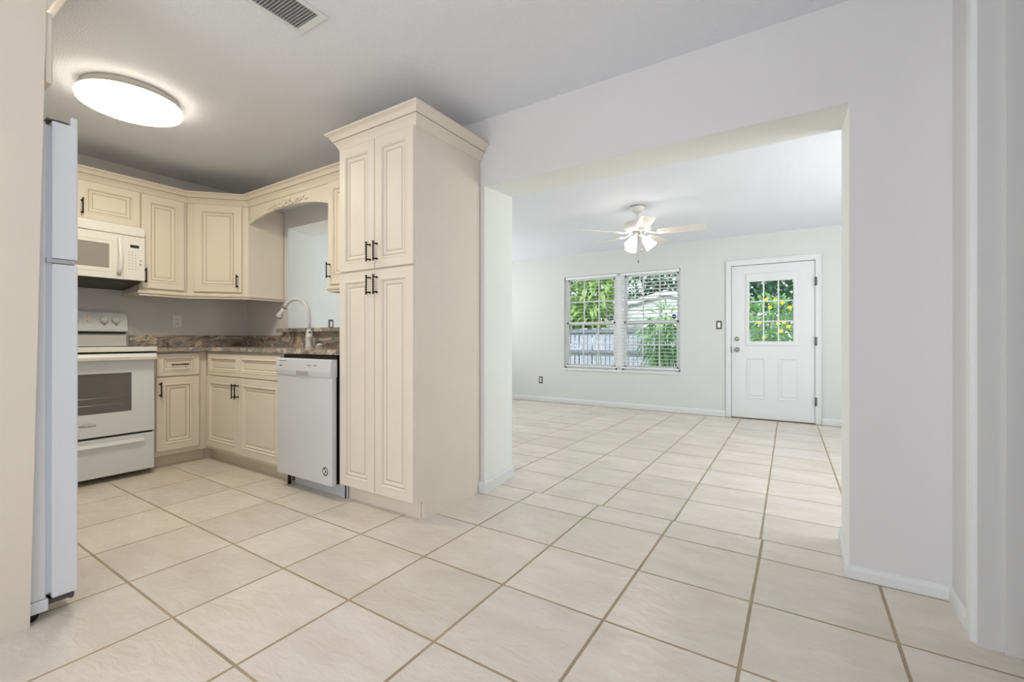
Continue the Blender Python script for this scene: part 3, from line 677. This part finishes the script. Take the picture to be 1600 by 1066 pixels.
for ky in (1.105, 1.16, 1.28, 1.355):
    if ky == 1.16: continue
    kb = MB(); mt = Matrix.Translation((q(ky), -0.088, 1.203)) @ Matrix.Rotation(pi / 2 - tilt, 4, 'X')
    kb.lathe([(0, 0), (0.026, 0), (0.025, 0.012), (0.022, 0.02), (0, 0.021)], (0, 0, 0), 20, 0, mt)
    b2 = bmesh.new(); bmesh.ops.create_cube(b2, size=1); bmesh.ops.scale(b2, vec=(0.008, 0.044, 0.014), verts=b2.verts); bmesh.ops.translate(b2, vec=(0, 0, 0.024), verts=b2.verts); bmesh.ops.transform(b2, matrix=mt, verts=b2.verts); kb._merge(b2, 0)
    if ky > 1.2: 
        kb.build('knob', M['appl_warm'], cp); mk = MB(); mk.box(q(ky) - 0.003, q(ky) + 0.003, -0.0985, -0.094, 1.163, 1.170); mk.build('knob_mark', M['print'], cp)
    else: kb.build('knob', M['appl_warm'], cp)
ds = MB(); ds.box(q(1.15), q(1.205), -0.0925, -0.086, 1.175, 1.24, 0, 0.002); ds.box(q(1.172), q(1.18), -0.0945, -0.0920, 1.222, 1.226, 1); ds.box(q(1.172), q(1.18), -0.0975, -0.0925, 1.19, 1.195, 1); ds.build('indicator_panel', [M['appl_warm'], M['print']], cp)
for xx in (0.04, rw - 0.05):
    MB().lathe([(0.016, 0), (0.016, 0.05)], (xx, FR + 0.24, 0.0), 12).build('foot', M['black'], r)

# ---------------------------------------------------------------- microwave
MY0 = 0.70
w = thing('microwave', 'white over-the-range microwave mounted under the short wall cabinet', 'microwave', (XS, MY0, 1.44), pi / 2)
q = lambda Y: Y - MY0
FM = XS - (-4.45); zz = lambda z: z - 1.44
mw_r = 1.442 - MY0
b = MB(); b.prism([(-0.005, zz(1.94)), (-0.005, zz(1.465)), (FM + 0.08, zz(1.50)), (FM + 0.03, zz(1.519)), (FM + 0.03, zz(1.94))], 'x', 0.002, mw_r - 0.012); b.build('body', M['dark'], w)
MB().box(0.0, mw_r, FM - 0.002, FM + 0.04, zz(1.867), zz(1.943), 0, 0.008, 3).build('vent_grille', M['appl_warm'], w)
dd = MB(); x0, x1, z0, z1 = 0.0, q(1.305), zz(1.517), zz(1.863); gx0, gx1, gz0, gz1 = 0.09, q(1.220), zz(1.594), zz(1.779)
for a in ((x0, gx0, z0, z1), (gx1, x1, z0, z1), (gx0, gx1, z0, gz0), (gx0, gx1, gz1, z1)): dd.box(a[0], a[1], FM, FM + 0.03, a[2], a[3])
dr = dd.build('door', M['appl_warm'], w)
fr = MB()
for a in ((gx0 - 0.03, gx1 + 0.028, gz1 + 0.026, gz1 + 0.030), (gx0 - 0.03, gx1 + 0.028, gz0 - 0.028, gz0 - 0.024), (gx1 + 0.024, gx1 + 0.028, gz0 - 0.028, gz1 + 0.03)): fr.box(a[0], a[1], FM - 0.0025, FM, a[2], a[3], 0, 0.001)
fr.build('door_bead', M['appl_warm'], dr)
MB().box(gx0, gx1, FM + 0.004, FM + 0.01, gz0, gz1).build('window', M['micro_glass'], dr)
hd = MB(); hp = [(q(1.272), FM - 0.006, zz(1.835)), (q(1.276), FM - 0.026, zz(1.80)), (q(1.279), FM - 0.036, zz(1.70)), (q(1.279), FM - 0.034, zz(1.62)), (q(1.276), FM - 0.02, zz(1.57)), (q(1.275), FM - 0.002, zz(1.555))]
hd.tube(hp, [0.005, 0.010, 0.013, 0.014, 0.015, 0.014], 10); hd.build('handle', M['appl_warm'], dr)
pnl = MB(); pnl.box(q(1.3065), mw_r, FM, FM + 0.03, zz(1.517), zz(1.863), 0, 0.004); pnl = pnl.build('control_panel', M['appl_warm'], w)
MB().box(q(1.348), q(1.404), FM - 0.0015, FM + 0.001, zz(1.773), zz(1.795)).build('display', M['black'], pnl)
bt = MB()
for i in range(7):
    for j in range(3):
        if (i, j) in ((0, 2),): continue
        bt.box(q(1.336 + 0.02 * j), q(1.346 + 0.02 * j), FM - 0.0012, FM + 0.001, zz(1.733 - 0.022 * i), zz(1.739 - 0.022 * i))
for i, z in enumerate((1.678, 1.645)): bt.lathe([(0.008, 0), (0.008, 0.0015), (0, 0.0015)], (q(1.413), FM + 0.0005, zz(z)), 12, 0, Matrix.Rotation(pi / 2, 4, 'X'))
bt.build('buttons', mat('beige_print', (186, 184, 176), 0.5), pnl)

# ---------------------------------------------------------------- dishwasher
d = thing('dishwasher', 'white dishwasher between the sink cabinet and the pantry', 'dishwasher', (-3.15, YW, 0))
q = lambda x: x + 3.15; y = lambda v: v - YW
MB().box(0.012, 0.622, y(1.835), -0.03, 0.1, 0.938).build('body', M['black'], d)
MB().box(0.002, q(-2.520), y(1.790), y(1.828), 0.097, 0.802, 0, 0.007, 3).build('door', M['appl'], d)
cp = MB(); cp.prism([(y(1.83), 0.799), (y(1.785), 0.799), (y(1.778), 0.835), (y(1.782), 0.908), (y(1.79), 0.915), (y(1.83), 0.915)], 'x', 0.0, q(-2.517), 0, 0.003)
cp = cp.build('control_panel', M['appl'], d)
pk = MB(); pk.box(q(-2.895), q(-2.765), y(1.7765), y(1.79), 0.806, 0.833, 0, 0.004); pk.build('handle_pocket', mat('pocket_grey', (168, 168, 172), 0.4), cp)
for a in ((-2.775, -2.735, 0.872), (-2.70, -2.66, 0.873), (-2.63, -2.622, 0.852), (-2.618, -2.61, 0.852)): MB().box(q(a[0]), q(a[1]), y(1.7795), y(1.783), a[2] - 0.0025, a[2] + 0.0025).build('button_mark', M['print'], cp)
bt = MB(); bt.box(q(-3.105), q(-3.02), y(1.781), y(1.784), 0.893, 0.899); bt.build('brand_strip', M['print'], cp)
bt = MB(); bt.box(q(-3.098), q(-3.068), y(1.7785), y(1.783), 0.86, 0.867); bt.build('rating_mark', M['print_dark'], cp)
bd = MB(); mt = Matrix.Rotation(pi / 2, 4, 'X'); bd.lathe([(0.028, 0), (0.028, 0.0012), (0.0205, 0.0012), (0.0205, 0)], (q(-2.588), y(1.790), 0.188), 24, 0, mt)
bd.lathe([(0.0, 0.0008), (0.0205, 0.0008)], (q(-2.588), y(1.790), 0.188), 24, 1, mt)
for sg in (-1, 1):
    bd.tube([(q(-2.588) + u, y(1.7885), 0.188 + sg * 0.007 - sg * 0.012 * sin(u * 130)) for u in [-0.014 + 0.002 * i for i in range(15)]], 0.0028, 6, 0)
bd.build('round_sticker', [M['print_dark'], M['plate_white']], d, label='round grey sticker with a wavy emblem')
MB().box(0.05, 0.645, y(1.895), y(1.905), 0.0, 0.1).build('toe_kick', M['appl'], d)
MB().tube([(0.04, y(1.86), 0), (0.04, y(1.86), 0.1)], 0.012, 10).build('foot', M['black'], d)
MB().tube([(0.637, y(1.888), 0.0), (0.637, y(1.888), 0.105)], 0.004, 8).build('drain_strap', M['black'], d)

# ---------------------------------------------------------------- faucet and cap
fz = 0.979
fc = thing('faucet', 'white gooseneck pull-down faucet on the granite counter', 'faucet', (-3.625, 2.35, fz))
MB().lathe([(0, 0), (0.036, 0), (0.034, 0.006), (0.030, 0.02), (0.029, 0.06), (0.032, 0.10), (0.028, 0.13), (0.018, 0.15), (0.0155, 0.158), (0, 0.158)], (0, 0, 0), 22).build('base', M['faucet'], fc)
dv = Vector((-0.97, -0.24, 0)); P = [Vector((0, 0, 0.15)), Vector((0, 0, 0.22)), Vector((0, 0, 0.275))]
R = 0.15
for i in range(1, 15):
    a = pi * 0.82 * i / 14; P.append(Vector((0, 0, 0.275)) + dv * (R - R * cos(a)) + Vector((0, 0, R * sin(a))))
MB().tube(P, 0.0145, 14).build('spout', M['faucet'], fc)
e = P[-1]; dn = (P[-1] - P[-2]).normalized()
MB().tube([e, e + dn * 0.006, e + dn * 0.012], [0.0155, 0.0165, 0.0155], 14).build('collar', M['hinge'], fc)
sp = MB(); sp.tube([e + dn * 0.012, e + dn * 0.05, e + dn * 0.095, e + dn * 0.108], [0.016, 0.019, 0.029, 0.029], 16); sp = sp.build('spray_head', M['faucet'], fc)
MB().tube([e + dn * 0.108, e + dn * 0.114], [0.0265, 0.0265], 16).build('nozzle', M['black'], sp)
hd = MB(); hd.tube([(0.0, 0, 0.125), (0.035, -0.02, 0.115), (0.075, -0.045, 0.09), (0.105, -0.065, 0.078)], [0.02, 0.026, 0.024, 0.012], 14); hd.build('handle', M['faucet'], fc)
MB().lathe([(0, 0), (0.01, 0), (0.01, 0.012), (0, 0.013)], (0.062, -0.035, 0.122), 10).build('button', M['black'], fc)
cpx = thing('sink_hole_cap', 'small round white cap on the counter right of the faucet', 'cap', (-3.49, 2.36, fz))
MB().lathe([(0, 0), (0.038, 0), (0.038, 0.005), (0.032, 0.007), (0, 0.009)], (0, 0, 0), 22).build('base', M['faucet'], cpx)
MB().lathe([(0.024, 0.0065), (0.035, 0.008), (0.035, 0.0105), (0.024, 0.011)], (0, 0, 0), 22).build('ring', M['dark'], cpx)
MB().lathe([(0, 0.0105), (0.033, 0.0105), (0.031, 0.018), (0.02, 0.025), (0.018, 0.031), (0, 0.033)], (0, 0, 0), 22).build('lid', M['faucet'], cpx)

# ---------------------------------------------------------------- outlets and switches (local: faces -y)
def plate(name, label, cat, loc, rotz, kind, m):
    t = thing(name, label, cat, loc, rotz)
    MB().box(-0.036, 0.036, -0.006, 0, -0.058, 0.058, 0, 0.003).build('cover_plate', m, t)
    b = MB()
    if kind == 'outlet':
        for z in (-0.02, 0.02):
            b.box(-0.017, 0.017, -0.009, -0.004, z - 0.015, z + 0.015, 0, 0.003)
            b.box(-0.008, -0.005, -0.0096, -0.008, z - 0.002, z + 0.008, 1); b.box(0.005, 0.008, -0.0096, -0.008, z - 0.002, z + 0.006, 1); b.box(-0.002, 0.002, -0.0096, -0.008, z - 0.011, z - 0.007, 1)
        b.build('receptacle', [M['plate_white'], M['print_dark']], t)
    else:
        b.box(-0.017, 0.017, -0.0085, -0.004, -0.034, 0.034, 0, 0.002); b.box(-0.006, 0.006, -0.018, -0.006, -0.004, 0.016, 0, 0.002); b.build('toggle', [M['plate_white'], M['print_dark']], t)
    return t
plate('wall_outlet', 'white outlet on the grey wall above the granite backsplash', 'outlet', (XS, 1.825, 1.212), pi / 2, 'outlet', M['plate_white'])
plate('wall_outlet', 'dark-framed outlet low on the white wall left of the double window', 'outlet', (-3.69, YF, 0.36), 0, 'outlet', M['plate_dark'])
plate('light_switch', 'dark-framed light switch on the white wall left of the garden door', 'switch', (-0.918, YF, 1.243), 0, 'switch', M['plate_dark'])
plate('light_switch', 'dark-framed light switch seen through the kitchen pass-through', 'switch', (XLL, 3.68, 1.25), pi / 2, 'switch', M['plate_dark'])

# ---------------------------------------------------------------- ceiling lamp, vent, fan
l = thing('ceiling_lamp', 'round white flush LED ceiling lamp, lit, above the kitchen', 'lamp', (-3.43, 1.045, ZK))
MB().lathe([(0, 0), (0.228, 0), (0.233, -0.01), (0.233, -0.05), (0, -0.05)], (0, 0, 0), 48).build('base', M['lamp_base'], l)
dm = MB().lathe([(0, -0.0502), (0.247, -0.0502), (0.250, -0.0485), (0.256, -0.060), (0.250, -0.078), (0.215, -0.092), (0.12, -0.099), (0, -0.101)], (0, 0, 0), 64)
for f_ in dm.bm.faces:
    zc_ = f_.calc_center_median().z
    if zc_ > -0.084: f_.material_index = 1
    if zc_ > -0.0505: f_.material_index = 2
dm.build('diffuser', [M['lamp'], M['lamp_side'], M['lamp_base']], l)

v = thing('ceiling_vent', 'white slatted air vent in the kitchen ceiling', 'vent', (-1.94, 1.06, ZK))
m = MB(); hx, hy, fw = 0.108, 0.225, 0.035
for a in ((-hx, hx, hy - fw, hy), (-hx, hx, -hy, -hy + fw), (-hx, -hx + fw * 0.75, -hy + fw, hy - fw), (hx - fw * 0.75, hx, -hy + fw, hy - fw)): m.box(a[0], a[1], a[2], a[3], -0.007, -0.0005, 0, 0.002)
m.build('frame', M['trim'], v)
m = MB()
for i in range(27):
    yy = -hy + fw + 0.010 + i * 0.01385
    m.prism([(yy, -0.0075), (yy + 0.0012, -0.008), (yy + 0.0052, -0.0012), (yy + 0.0040, -0.0012)], 'x', -hx + fw * 0.7, hx - fw * 0.7)
m.build('slats', M['trim'], v)
MB().box(-hx + 0.02, hx - 0.02, -hy + 0.03, hy - 0.03, -0.0012, -0.0004).build('duct_shade_sheet', M['print'], v)  # flat grey sheet, its colour stands in for the shade inside the duct

FX, FY = -1.41, 4.61
fn = thing('ceiling_fan', 'white five-blade ceiling fan with lit glass shades in the living room', 'fan', (FX, FY, ZL))
Z = lambda z: z - ZL
MB().lathe([(0, 0), (0.072, 0), (0.075, -0.012), (0.068, -0.035), (0.05, -0.055), (0.03, -0.066), (0, -0.068)], (0, 0, 0), 28).build('canopy', M['fan'], fn)
MB().lathe([(0.0775, -0.0005), (0.0775, -0.006), (0.07, -0.006)], (0, 0, 0), 28).build('canopy_ring', M['hinge'], fn)
MB().tube([(0, 0, -0.06), (0, 0, -0.165)], 0.0135, 14).build('downrod', M['fan'], fn)
MB().lathe([(0, -0.135), (0.03, -0.14), (0.055, -0.152), (0.125, -0.168), (0.138, -0.182), (0.140, -0.235), (0.128, -0.255), (0.10, -0.262), (0, -0.264)], (0, 0, 0), 36).build('motor_housing', M['fan'], fn)
MB().lathe([(0.07, -0.262), (0.062, -0.285), (0.05, -0.31), (0.03, -0.325), (0, -0.328)], (0, 0, 0), 24).build('switch_housing', M['nickel'], fn)
for k in range(5):
    a = radians(8 + 72 * k)
    rm = Matrix.Rotation(a, 4, 'Z') @ Matrix.Translation((0, 0, -0.278)) @ Matrix.Rotation(radians(-12), 4, 'X')
    b = bmesh.new(); top = []; bot = []
    out = [(0.20, -0.052), (0.30, -0.060), (0.60, -0.068), (0.645, -0.06), (0.655, -0.04), (0.655, 0.04), (0.645, 0.06), (0.60, 0.068), (0.30, 0.060), (0.20, 0.052)]
    t_ = [b.verts.new((x, yv, 0.003)) for x, yv in out]; u_ = [b.verts.new((x, yv, -0.003)) for x, yv in out]
    b.faces.new(t_); b.faces.new(u_[::-1]); n = len(out)
    for i in range(n): b.faces.new((t_[i], u_[i], u_[(i + 1) % n], t_[(i + 1) % n]))
    bmesh.ops.transform(b, matrix=rm, verts=b.verts); bmesh.ops.recalc_face_normals(b, faces=b.faces)
    m = MB(); m._merge(b, 0); bl = m.build('blade', M['fan'], fn)
    ir = MB(); r2 = Matrix.Rotation(a, 4, 'Z')
    ir.tube([r2 @ Vector(p_) for p_ in ((0.085, 0, -0.262), (0.13, 0, -0.272), (0.17, 0, -0.285), (0.21, 0, -0.284))], [0.012, 0.009, 0.008, 0.008], 8)
    ir.tube([rm @ Vector((0.225 + 0.032 * cos(t_), 0.032 * sin(t_), -0.006)) for t_ in [i * pi / 10 for i in range(21)]], 0.005, 6)
    ir.build('blade_iron', M['fan'], bl)
for k in range(3):
    a = radians(-102 + 120 * k); dx, dy = cos(a), sin(a); ax = Vector((dx * 0.62, dy * 0.62, -0.78)).normalized()
    o0 = Vector((dx * 0.055, dy * 0.055, -0.318))
    arm = MB(); arm.tube([(dx * 0.03, dy * 0.03, -0.30), o0 - Vector((0, 0, -0.012)), o0 + ax * 0.02], [0.011, 0.012, 0.02], 10); arm.build('lamp_arm', M['fan'], fn)
    sh = MB(); mt = Matrix.Translation(o0 + ax * 0.012) @ ax.to_track_quat('Z', 'Y').to_matrix().to_4x4()
    sh.lathe([(0.018, 0), (0.03, 0.012), (0.04, 0.04), (0.05, 0.085), (0.062, 0.125), (0.060, 0.125), (0.048, 0.085), (0.038, 0.04), (0.028, 0.014), (0, 0.004)], (0, 0, 0), 24, 0, mt)
    sh.build('lamp_shade', M['shade'], fn)
ch = MB(); ch.tube([(0.012, -0.012, -0.32), (0.012, -0.012, -0.565)], 0.0014, 6); ch = ch.build('pull_chain', M['hinge'], fn)
MB().lathe([(0, 0), (0.006, 0.004), (0.007, 0.016), (0.003, 0.024), (0, 0.025)], (0.012, -0.012, -0.588), 10).build('chain_fob', M['dark'], ch)
ch = MB(); ch.tube([(0.045, -0.005, -0.32), (0.045, -0.005, -0.445)], 0.0014, 6); ch = ch.build('pull_chain', M['hinge'], fn)
MB().lathe([(0, 0), (0.007, 0.004), (0.008, 0.018), (0.003, 0.028), (0, 0.03)], (0.045, -0.005, -0.472), 10).build('chain_fob', M['brass'], ch)

# ---------------------------------------------------------------- garden beyond the glass
GZ = -0.3
MB().box(-25, 20, YF + 0.165, 45, GZ - 0.1, GZ).build('lawn', M['lawn'], kind='structure')
fe = thing('wooden_fence', 'weathered grey wooden picket fence across the garden', 'fence', (-5.0, 11.0, GZ))
pk = 0
x = -3.2
pm = [MB()]
for i in range(64):
    wdt = 0.085 + random.random() * 0.02; h_ = 1.60 + random.random() * 0.05
    o = MB(); o.box(x, x + wdt, -0.012 + random.random() * 0.006, 0.012, 0.02, h_, 0, 0.003); o.build('picket', M['fence'], fe); x += wdt + 0.016 + random.random() * 0.016
for z in (1.52, 0.98, 0.35): MB().box(-3.2, x, -0.06, -0.014, z, z + 0.09, 0, 0.004).build('rail', M['fence_dark'], fe)
for xx in (-3.2, -1.0, 1.2, x - 0.1): MB().box(xx, xx + 0.1, 0.014, 0.11, 0, 1.72, 0, 0.004).build('post', M['fence_dark'], fe)
sh = thing('garden_shed', 'white clapboard shed with a low gable behind the fence', 'shed', (-3.5, 14.0, GZ))
poly = [(-1.85, 0), (1.85, 0), (1.85, 2.3), (0.1, 2.72), (-1.85, 2.25)]
m = MB(); m.prism(poly, 'y', 0, 3.0)
for i in range(18):
    z = 0.05 + i * 0.14; xa, xb = -1.84, 1.84
    if z > 2.1:
        fr_ = (z + 0.14 - 2.25) / 0.47; xa = -1.84 + max(0, fr_) * 1.94; xb = 1.84 - max(0, (z + 0.14 - 2.3) / 0.42) * 1.74
    if xb - xa > 0.1: m.prism([(-0.006, z + 0.14), (-0.022, z), (0, z)], 'x', xa, xb)
m.build('wall', M['siding'], sh)
for (a, b_) in (((-2.1, 2.19), (0.1, 2.72)), ((0.1, 2.72), (2.1, 2.24))):
    MB().prism([a, b_, (b_[0], b_[1] + 0.1), (a[0], a[1] + 0.1)], 'y', -0.07, 3.2).build('roof_slab', M['roof'], sh)
    MB().prism([(a[0], a[1] - 0.02), (b_[0], b_[1] - 0.02), (b_[0], b_[1] + 0.12), (a[0], a[1] + 0.12)], 'y', -0.10, -0.072).build('fascia', M['fascia'], sh)

def leaves(mb, n, centre, rad, ln, wd, droop=0.3, spread=1.0, shell=0.35, up=0.2):
    """n folded leaves inside an ellipsoid, merged in one foliage mesh"""
    bm = mb.bm; c = Vector(centre)
    for _ in range(n):
        v = Vector((random.gauss(0, 1), random.gauss(0, 1), random.gauss(0, 1))).normalized()
        r_ = shell + (1 - shell) * random.random() ** 0.5
        p = c + Vector((v.x * rad[0], v.y * rad[1], v.z * rad[2])) * r_
        dr_ = (v * spread + Vector((random.uniform(-.7, .7), random.uniform(-.7, .7), random.uniform(-.5, .5) + up))).normalized()
        sd = dr_.cross(Vector((random.uniform(-.3, .3), random.uniform(-.3, .3), 1))).normalized(); nr = sd.cross(dr_)
        L = ln * random.uniform(0.7, 1.25); Wd = wd * random.uniform(0.8, 1.2)
        dz = Vector((0, 0, -1))
        p1 = p + dr_ * L * 0.5 + dz * droop * L * 0.12; p2 = p + dr_ * L + dz * droop * L * 0.55
        q = [bm.verts.new(p), bm.verts.new(p1 + sd * Wd / 2 + nr * Wd * 0.12), bm.verts.new(p1), bm.verts.new(p1 - sd * Wd / 2 + nr * Wd * 0.12), bm.verts.new(p2)]
        bm.faces.new((q[0], q[1], q[2])); bm.faces.new((q[0], q[2], q[3])); bm.faces.new((q[1], q[4], q[2])); bm.faces.new((q[2], q[4], q[3]))
def plant(name, label, cat, loc, clumps, n, ln, wd, m, droop=0.3, stems=3, sr=0.03, group=None, up=0.2, shell=0.35):
    t = thing(name, label, cat, loc, group=group); mb = MB()
    for c, r_ in clumps: leaves(mb, n, c, r_, ln, wd, droop, up=up, shell=shell)
    mb.build('foliage', m, t)
    s = MB()
    for i, (c, r_) in enumerate(clumps):
        b0 = Vector((c[0] * 0.25, c[1] * 0.25, 0)); s.tube([b0, Vector((c[0] * 0.6, c[1] * 0.5, c[2] * 0.5)), Vector(c)], [sr, sr * 0.7, sr * 0.35], 7)
    s.build('stem', M['stem'], t)
    return t
plant('leafy_tree', 'bright broad-leaved tree outside the left half of the double window', 'tree', (-5.3, 12.3, GZ),
      [((0, 0, 2.75), (0.9, 0.6, 0.6)), ((-0.8, 0.1, 2.6), (0.6, 0.5, 0.7)), ((0.5, -0.1, 3.1), (0.6, 0.5, 0.5)), ((-0.4, -0.1, 2.1), (0.7, 0.4, 0.45)), ((0.2, -0.1, 2.2), (0.5, 0.4, 0.4)), ((0.0, 0.2, 3.6), (0.9, 0.5, 0.5))], 150, 0.42, 0.13, M['leaf_bright'], droop=0.8, sr=0.05)
plant('spiky_shrub', 'arching long-leaved shrub outside the right half of the double window', 'shrub', (-2.1, 8.5, GZ),
      [((0.05, 0, 1.78), (0.18, 0.16, 0.12)), ((-0.2, 0.1, 1.5), (0.18, 0.16, 0.12)), ((0.22, 0.1, 1.5), (0.15, 0.15, 0.12)), ((0.0, -0.1, 1.2), (0.25, 0.2, 0.15)), ((0.35, 0, 1.1), (0.2, 0.2, 0.15)), ((0.1, 0, 0.85), (0.3, 0.2, 0.2))], 60, 0.48, 0.06, M['leaf_mid'], droop=0.9, sr=0.014)
plant('bushy_shrub', 'low green shrub in front of the fence, under the long-leaved shrub', 'shrub', (-2.2, 10.1, GZ),
      [((0, 0, 0.7), (0.5, 0.4, 0.4)), ((-0.4, 0.1, 0.55), (0.35, 0.3, 0.35)), ((0.35, 0, 0.95), (0.35, 0.3, 0.35))], 150, 0.2, 0.06, M['leaf_mid'], sr=0.015)
fb = plant('flowering_bush', 'green bush with yellow flowers seen through the garden door', 'bush', (-0.42, 8.7, GZ),
      [((-0.25, 0, 1.25), (0.42, 0.35, 0.5)), ((0.2, 0, 1.35), (0.42, 0.35, 0.5)), ((0.0, 0.1, 1.7), (0.5, 0.35, 0.4)), ((0, 0, 0.7), (0.7, 0.4, 0.5))], 330, 0.15, 0.062, M['leaf_mid'], droop=0.5, sr=0.015)
for (fx, fz_) in ((-0.02, 1.99), (0.10, 1.98), (0.03, 1.86), (-0.28, 1.87), (0.22, 1.62), (0.14, 1.60), (0.18, 1.48), (0.28, 1.55), (-0.06, 1.38), (0.24, 1.25), (0.20, 1.28), (-0.2, 1.26), (-0.31, 1.35), (0.30, 1.85), (0.2, 1.93), (-0.12, 1.62)):
    f = MB(); c = Vector((fx, -0.44, fz_)); tl = random.uniform(-0.4, 0.4)
    for k in range(6):
        a = k * pi / 3 + tl; u = Vector((cos(a), -0.35, sin(a))); w_ = Vector((-sin(a), 0, cos(a)))
        vv = [f.bm.verts.new(c), f.bm.verts.new(c + u * 0.02 + w_ * 0.012), f.bm.verts.new(c + u * 0.034), f.bm.verts.new(c + u * 0.02 - w_ * 0.012)]
        f.bm.faces.new(vv)
    f.lathe([(0, 0), (0.006, 0.002), (0.009, 0.018), (0, 0.016)], c, 8, 0, Matrix.Rotation(pi / 2, 4, 'X'))
    f.build('flower', M['petal'], fb)
for i, (tx, ty, th, tr, lb) in enumerate(((-9.0, 16.5, 4.2, 2.4, 'dark tree beyond the fence at the left edge of the double window'),
                                      (-5.6, 22.2, 5.0, 2.6, 'dark tree rising behind the shed roof in the double window'),
                                      (-1.4, 19.2, 4.6, 2.2, 'dark tree behind the right slope of the shed'),
                                      (1.0, 14.8, 3.2, 1.7, 'deep green tree behind the yellow-flowered bush'))):
    plant('background_tree', lb, 'tree', (tx, ty, GZ), [((0, 0, th), (tr, 1.2, 1.5)), ((-tr * 0.5, 0.3, th - 1.1), (tr * 0.8, 1.1, 1.3)), ((tr * 0.5, 0.2, th - 1.2), (tr * 0.8, 1.1, 1.3)), ((0, 0, th - 2.2), (tr, 1.0, 1.2))], 520, 0.34, 0.16, M['leaf_dark'], sr=0.12, group='trees beyond the fence')
